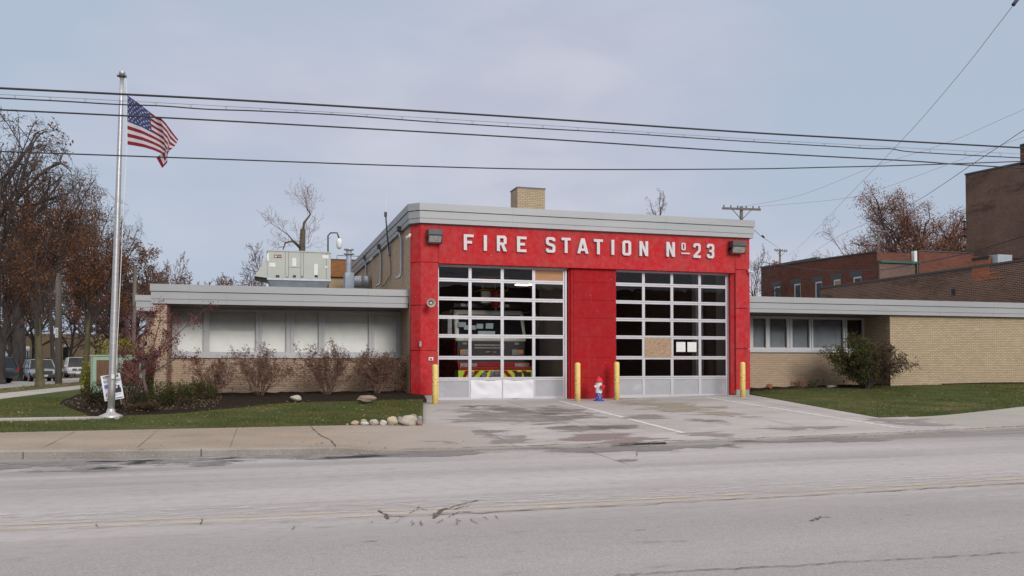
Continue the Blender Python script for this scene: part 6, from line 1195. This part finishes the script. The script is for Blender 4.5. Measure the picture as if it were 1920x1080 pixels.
# ------------------------------------------------------------------ wires
WG = 'overhead wires crossing the street front'
def smooth(pts, n=6):
    out = []
    for i in range(len(pts)-1):
        p0, p1, p2, p3 = [Vector(pts[min(max(i+k, 0), len(pts)-1)]) for k in (-1, 0, 1, 2)]
        for k in range(n): t = k/n; out.append(.5*((2*p1)+(p2-p0)*t+(2*p0-5*p1+4*p2-p3)*t*t+(3*p1-p0-3*p2+p3)*t**3))
    return out+[Vector(pts[-1])]
def wire(label, uv, Ys, r, mat='wire', name='overhead_wire', group=WG, ext=True):
    n = len(uv)
    if ext:
        (u0, v0), (u1, v1) = uv[0], uv[1]; uv = [(u0-500, v0-(v1-v0)/(u1-u0)*500)]+list(uv) if u0 <= 0 else list(uv)
        (u0, v0), (u1, v1) = uv[-1], uv[-2]; uv = uv+[(u0+400, v0+(v0-v1)/(u0-u1)*400)] if u0 >= 1915 else uv
    A_, B_ = Ys; us = [q[0] for q in uv]; tot = us[-1]-us[0]; pts = []
    for (u, v) in uv:
        k = (u-us[0])/tot; Y = 1/((1-k)/A_+k/B_); pts.append(P(u, v, Y))
    o = thing(name, label, 'wire', tuple(pts[0]), group); mb = MB(); lp = list(pts)
    if not ext and uv[0][0] > 1900: lp = [pts[0]+(pts[0]-pts[1]).normalized()*14]+lp
    if not ext and uv[-1][0] > 1900: lp = lp+[pts[-1]+(pts[-1]-pts[-2]).normalized()*14]
    mb.tube(smooth(lp), r, 5, False); w = mb.build('cable', mat, o, True); return o, pts
wire('thickest overhead cable, the uppermost of those crossing the whole picture', [(0, 165.5), (222, 176.5), (480, 190), (960, 219), (1380, 247), (1640, 262), (1920, 277.5)], (17, 17), .021)
o, mp_ = wire('hair thin messenger wire carrying the lashed cable below it', [(0, 177), (480, 202.5), (960, 231), (1380, 259), (1640, 274), (1920, 289)], (17, 17), .0045, 'wire_grey')
mb = MB(); q = smooth(mp_, 6)
cab_uv = [(0, 184), (60, 187), (120, 190), (222, 196), (300, 198.6), (390, 205), (480, 208), (640, 216), (800, 228), (960, 238), (1170, 250), (1380, 264), (1570, 275), (1600, 277), (1640, 279), (1670, 279), (1700, 284), (1760, 288), (1920, 296.5)]
wire('lashed cable hanging in short loops just under the thickest cable', cab_uv, (17, 17), .013)
def cabv(u):
    for i in range(len(cab_uv)-1):
        if cab_uv[i][0] <= u <= cab_uv[i+1][0]: t = (u-cab_uv[i][0])/(cab_uv[i+1][0]-cab_uv[i][0]); return cab_uv[i][1]+t*(cab_uv[i+1][1]-cab_uv[i][1])
mu = [(0, 177), (480, 202.5), (960, 231), (1380, 259), (1640, 274), (1920, 289)]
def mesv(u):
    for i in range(len(mu)-1):
        if mu[i][0] <= u <= mu[i+1][0]: t = (u-mu[i][0])/(mu[i+1][0]-mu[i][0]); return mu[i][1]+t*(mu[i+1][1]-mu[i][1])
for u in range(28, 1900, 66): mb.tube([P(u-2, mesv(u), 17), P(u, cabv(u), 17), P(u+2, mesv(u), 17)], .004, 4, False)
mb.build('hanger', 'wire_grey', o)
wire('third heavy cable down, sloping across the flag', [(0, 206), (240, 217.5), (480, 230), (960, 257), (1380, 284), (1700, 301.5), (1790, 308), (1920, 315.5)], (16, 16), .015)
wire('lowest cable, sagging level over the garage roof', [(0, 284), (240, 292.5), (480, 301), (760, 311), (1040, 317.5), (1380, 317), (1560, 313.5), (1700, 310), (1920, 302.5)], (15.5, 15.5), .012)
o, pts = wire('slanting guy wire with an insulator near the top right corner', [(1903, 6), (1798, 140), (1692, 262), (1580, 378), (1512, 450), (1478, 480)], (17, 98), .008, 'wire_grey', 'slanting_wire', None, ext=False)
mb = MB(); q = P(1900, 9, 17); mb.tube([q+Vector((.0, 0, 0)), P(1908, -2, 17)], .05, 8); mb.build('insulator', 'ink_navy', o)
wire('dark slack line from the right edge down past the copper tree', [(1930, 237), (1835, 300), (1715, 379), (1640, 412), (1560, 450), (1506, 488)], (19, 90), .010, 'wire', 'slanting_wire', None, ext=False)
wire('faint upper line rising to the right above the copper tree', [(1390, 388), (1500, 366), (1640, 312), (1780, 266), (1925, 203)], (52, 30), .007, 'wire_grey', 'slanting_wire', None, ext=False); wire('faint lower line rising to the right from the crossarm', [(1424, 387), (1560, 375), (1640, 358), (1795, 302), (1925, 255)], (52, 30), .007, 'wire_grey', 'slanting_wire', None, ext=False)
wire('dark drooping cable in front of the brick buildings at the right', [(1925, 441), (1870, 458), (1815, 474), (1730, 492), (1650, 506), (1560, 508), (1500, 502), (1430, 492)], (24, 60), .018, 'wire', 'slanting_wire', None, ext=False)
o, pts = wire('short line with a black splice off the garage corner', [(1411, 428), (1430, 445), (1450, 458), (1462, 467)], (27, 97), .010, 'wire', 'slanting_wire', None, ext=False); mb = MB(); k = 19/51; Yk = 1/((1-k)/27+k/97); mb.tube([P(1428.5, 441.5, Yk), P(1433, 445.5, Yk)], .045, 8); mb.build('splice', 'black', o)
wire('short wire from the grey pole into the trees', [(150, 510), (200, 505), (249, 500)], (56, 56), .02, 'wire', 'slanting_wire', None, ext=False)
# ------------------------------------------------------------------ school beyond the car park, fence
Y0 = 118.0
sc_ = bld('school_building', 'long tan building with a pale blue and green mural beyond the parked cars', (P(120, 668, Y0).x, Y0+5, 0)); a, b = P(-60, 676, Y0), P(330, 676, Y0)
mb = MB(); mb.box(a.x, b.x, Y0, Y0+10, -3, P(100, 626, Y0).z); mb.build('wall', 'tan_wall', sc_); 
m, nt, b_ = newmat('mural'); f_ = noise(nt, .45, 4, .6, dist=1.5); nt.links.new(ramp(nt, f_, [(.3, (.10, .25, .30)), (.42, (.35, .55, .52)), (.5, (.60, .66, .62)), (.58, (.28, .45, .55)), (.68, (.50, .22, .18))]), b_.inputs[0])
mb = MB(); q0, q1 = P(-20, 672, Y0-.1), P(55, 654, Y0-.1); mb.box(q0.x, q1.x, Y0-.1, Y0-.01, q0.z, q1.z); mb.build('mural', 'mural', sc_)
for u0, u1, v0 in ((118, 128, 652), (178, 186, 640), (60, 66, 630)): mb = MB(); q0, q1 = P(u0, 674, Y0-.06), P(u1, v0, Y0-.06); mb.box(q0.x, q1.x, Y0-.06, Y0-.01, q0.z, q1.z); mb.build('door', 'window_dark', sc_)
mb = MB(); q0, q1 = P(119, 650, Y0-1), P(128, 646, Y0-1); mb.box(q0.x, q1.x, Y0-1.5, Y0-.01, q0.z, q1.z); mb.build('canopy', 'label_white', sc_)
fn = thing('metal_fence', 'thin black metal fence in front of the tan building', 'fence', tuple(at(120, 108))); za = -1.0; x0, x1 = P(40, 670, 108).x, P(165, 670, 108).x; zt_f = P(100, 671, 108).z; mb = MB()
for k in range(int((x1-x0)/.35)): mb.box(x0+k*.35-.012, x0+k*.35+.012, 108, 108.03, -1.2, zt_f-.1)
mb.box(x0, x1, 107.99, 108.04, zt_f-.12, zt_f-.04); mb.build('picket', 'black', fn); mb = MB()
for k in range(6): x = x0+(x1-x0)*k/5; mb.box(x-.05, x+.05, 107.97, 108.06, -1.2, zt_f+.05)
mb.build('post', 'black', fn)
# ------------------------------------------------------------------ parked cars
def car(label, paintm, base, yaw, L, Wd, H, kind, group='cars parked beside the side road'):
    """x forward from the nose (x=0 centre), built along +x then turned; kind: suv, van, sedan"""
    o = thing('parked_'+{'suv': 'car', 'van': 'van', 'sedan': 'car'}[kind], label, 'van' if kind == 'van' else 'car', (0, 0, 0), group)
    hl_, hw_ = L/2, Wd/2; gc = .24 if kind != 'van' else .3
    if kind == 'van': st = [(-hl_, .78, .95, .45), (-hl_+.05, .97, 1.15, .4), (-hl_*.3, 1, 1.15, .35), (hl_*.55, 1, 1.12, .35), (hl_*.9, .96, 1.05, .4), (hl_, .86, .92, .5)]; gh = [(-hl_+.06, .96), (-hl_+.12, .9), (hl_*.52, .88), (hl_*.66, .84)]; slope = .42; bel = 1.12
    elif kind == 'suv': st = [(-hl_, .8, .9, .5), (-hl_+.12, .96, 1.02, .38), (-hl_*.3, 1, 1.0, .3), (hl_*.4, 1, .98, .3), (hl_*.85, .95, .86, .38), (hl_, .78, .68, .5)]; gh = [(-hl_+.12, .92), (-hl_+.35, .84), (hl_*.12, .84), (hl_*.42, .80)]; slope = .7; bel = 1.0
    else: st = [(-hl_, .78, .8, .5), (-hl_+.3, .95, .92, .35), (-hl_*.3, 1, .9, .3), (hl_*.4, 1, .88, .3), (hl_*.85, .93, .76, .38), (hl_, .75, .62, .5)]; gh = [(-hl_*.7, .9), (-hl_*.35, .8), (hl_*.08, .8), (hl_*.4, .78)]; slope = .6; bel = .9
    body = MB(); n = 12; vs = []
    for x, wf, zt_, zb_ in st:
        w = hw_*wf; prof = [(-w*.86, zb_), (-w*.98, zb_+.12), (-w, (zb_+zt_)/2), (-w*.97, zt_-.12), (-w*.88, zt_-.02), (-w*.4, zt_+.02), (w*.4, zt_+.02), (w*.88, zt_-.02), (w*.97, zt_-.12), (w, (zb_+zt_)/2), (w*.98, zb_+.12), (w*.86, zb_)]
        vs += [(x, y, z) for y, z in prof]
    fs = [(i*n+j, i*n+(j+1) % n, (i+1)*n+(j+1) % n, (i+1)*n+j) for i in range(len(st)-1) for j in range(n)]+[tuple(reversed(range(n))), tuple(range((len(st)-1)*n, len(st)*n))]
    body.add(vs, fs); bo = body.build('body', paintm, o, True)
    g_ = MB(); (xa, _), (xb, wb), (xc, wc), (xd, wd) = gh; zr_ = H-.05
    lo_ = [(xa, hw_*.9), (xd, hw_*.88)]; up_ = [(xb, hw_*.74), (xc, hw_*.74)]
    P8 = [(xa, -hw_*.93, bel), (xd, -hw_*.92, bel-.04), (xa, hw_*.93, bel), (xd, hw_*.92, bel-.04), (xb, -hw_*.76, zr_), (xc, -hw_*.76, zr_), (xb, hw_*.76, zr_), (xc, hw_*.76, zr_)]
    g_.hexa([P8[0], P8[1], P8[2], P8[3], P8[4], P8[5], P8[6], P8[7]]); g_.build('windows', 'window_dark', o)
    rf = MB(); rf.hexa([(xb-.03, -hw_*.77, zr_+.001), (xc+.04, -hw_*.77, zr_+.001), (xb-.03, hw_*.77, zr_+.001), (xc+.04, hw_*.77, zr_+.001), (xb+.1, -hw_*.68, H), (xc-.1, -hw_*.68, H), (xb+.1, hw_*.68, H), (xc-.1, hw_*.68, H)]); rf.build('roof', paintm, o, False, .02)
    pl_ = MB()
    for s_ in (-1, 1):
        for q0, q1, r_ in [((xd, s_*hw_*.92, bel-.04), (xc, s_*hw_*.765, zr_), .045), ((xa, s_*hw_*.93, bel), (xb, s_*hw_*.765, zr_), .07)]+[((xb+(xc-xb)*f_, s_*hw_*.94, bel), (xb+(xc-xb)*f_, s_*hw_*.768, zr_), .04) for f_ in (.35, .68)]:
            pl_ = MB(); pl_.tube([q0, q1], r_, 5); pl_.build('roof_pillar', paintm, o)
    wr = .36 if kind != 'sedan' else .32
    for x in (-hl_*.62, hl_*.62):
        for s_ in (-1, 1):
            w_ = MB(); w_.lathe([(wr*.6, -.11), (wr*.97, -.12), (wr, -.08), (wr, .08), (wr*.97, .12), (wr*.6, .11)], (x, s_*(hw_-.12), wr), 20, 'y'); t_ = w_.build('wheel', 'rubber', o, True); r_ = MB(); r_.lathe([(wr*.62, -.01), (wr*.5, .01)], (x, s_*(hw_+.005), wr), 16, 'y'); r_.build('rim', 'galv', t_)
    for s_ in (-1, 1):
        h_ = MB(); zz = {'van': .86, 'suv': .76, 'sedan': .66}[kind]; h_.box(hl_*.9, hl_-.005, s_*hw_*.72-.16, s_*hw_*.72+.16, zz-.1, zz+.08); h_.build('headlight', 'lens_light', o, False, .03)
        h_ = MB(); h_.box(-hl_-.005, -hl_+.1, s_*hw_*.76-.08, s_*hw_*.76+.08, .8, 1.05); h_.build('tail_light', 'hyd_red', o)
        h_ = MB(); h_.box(xd-.15, xd+.0, s_*hw_*1.06-.1, s_*hw_*1.06+.1, bel+.02, bel+.2); h_.build('mirror', paintm, o, False, .03)
    gz = {'van': .86, 'suv': .72, 'sedan': .62}[kind]; h_ = MB(); h_.box(hl_-.03, hl_+.02, -hw_*.5, hw_*.5, gz-.14, gz+.1); gr_ = h_.build('grille', 'grille_black', o); h_ = MB(); [h_.box(hl_+.02, hl_+.035, -hw_*.5, hw_*.5, gz-.12+k*.08, gz-.09+k*.08) for k in range(3)]; h_.build('chrome_bar', 'chrome', gr_)
    if kind == 'van': h_ = MB(); h_.lathe([(.09, 0), (.09, .01)], (hl_+.036, 0, gz), 14, 'x'); h_.build('emblem', 'label_white', gr_)
    h_ = MB(); h_.box(hl_-.08, hl_+.07, -hw_*.94, hw_*.94, .36, .56); bu = h_.build('bumper', 'chrome' if kind == 'van' else 'lamp_housing', o, False, .03); h_ = MB(); h_.box(hl_+.072, hl_+.08, -.17, .17, .40, .54); h_.build('number_plate', 'label_white', bu)
    if kind == 'suv' and 'dark' in label:
        h_ = MB(); [h_.tube([(xb+.1, s_*hw_*.6, H+.05), (xc-.1, s_*hw_*.6, H+.05)], .025, 5) for s_ in (-1, 1)]; h_.build('roof_rail', 'black', o)
    o.location = base; o.rotation_euler = (0, 0, yaw); return o
paint('car_grey', (.055, .062, .075), .3, .3, .06); paint('car_silver', (.40, .43, .47), .3, .4, .06); paint('car_white', (.72, .72, .72), .35, 0, .03); paint('car_blue', (.10, .18, .26), .3, .3, .05); paint('car_red', (.3, .03, .03), .3); paint('lens_light', (.6, .6, .58), .2)
def ground_at(u, Y): p = P(u, 700, Y); return Vector((p.x, Y, zt(p.x, Y)))
def cpos(u, v): q = ground(u, v, -.03); return q
toc = lambda q, d=0: math.atan2(-q.y, -q.x)+d
q = cpos(-27, 720); car('dark grey car with roof rails cut by the left edge of the photo', 'car_grey', q+Vector((-.6, .6, 0)), math.pi*.87, 4.6, 1.85, 1.75, 'suv')
q = cpos(68, 716); car('silver car facing the street between two mossy trunks', 'car_silver', q+Vector((0, 1.2, 0)), toc(q, .14), 4.5, 1.85, 1.68, 'suv')
q = cpos(131, 708); car('white van with dark windscreen facing the street beside the tree trunk', 'car_white', q+Vector((.2, 2, 0)), toc(q, .06), 5.2, 2.05, 2.15, 'van')
for u, Y_, pm, lb_, d in ((62, 98, 'car_blue', 'small blue grey car far back left of the silver car', 1.2), (45, 101, 'car_white', 'pale car far back behind the tall tree trunk', .9), (82, 104, 'car_silver', 'distant silver car glimpsed over the silver car bonnet', 1.0), (222, 66, 'car_silver', 'grey car glimpsed between cabinet top and trees', 1.4), (283, 60, 'car_blue', 'blue car glimpsed between the red tree and the brick pillar', 1.5)):
    q = ground_at(u, Y_); car(lb_, pm, q, d+math.pi, 4.5, 1.8, 1.5, 'sedan')
q = cpos(34, 706); cn = thing('safety_cone', 'slim lime green safety cone between the dark car and the silver car', 'cone', tuple(q)); paint('lime_green', (.25, .8, .08), .5); mb = MB(); mb.lathe([(.22, .03), (.15, .1), (.08, .8), (.04, 1.0), (.02, 1.05)], q, 14); mb.build('cone', 'lime_green', cn, True); mb = MB(); mb.box(q.x-.25, q.x+.25, q.y-.25, q.y+.25, q.z, q.z+.04); mb.build('base', 'lime_green', cn)
for u, Y_, vt in ((52, 104, 655), (101, 104, 656)):
    q = ground_at(u, Y_); o = thing('lamp_post', 'short globe lamp before the tan building, '+('beside the mural' if u == 52 else 'above the silver car roof'), 'lamp', tuple(q), 'short globe lamps'); mb = MB(); t_ = P(u, vt+3, Y_); mb.cyl(q, t_, .06, n=8); mb.build('post', 'black', o); mb = MB(); mb.blob(t_+Vector((0, 0, .25)), (.25, .25, .28), 1, 10, 8, 0); mb.build('globe', 'label_white', o, True)

# ------------------------------------------------------------------ unseen brick row opposite, added so the garage glass reflects something dark
ob = bld('unseen_brick_row', 'dark brick row added out of view across the street for the garage windows to mirror', (0, -14, 0)); mb = MB()
for x0, x1, h in ((-70, -34, 6.6), (-34, -8, 7.4), (-8, 14, 6.8), (14, 40, 7.6), (40, 80, 6.4)): mb.box(x0, x1, -26, -14, -.3, h)
mb.build('wall', 'tall_brick', ob)
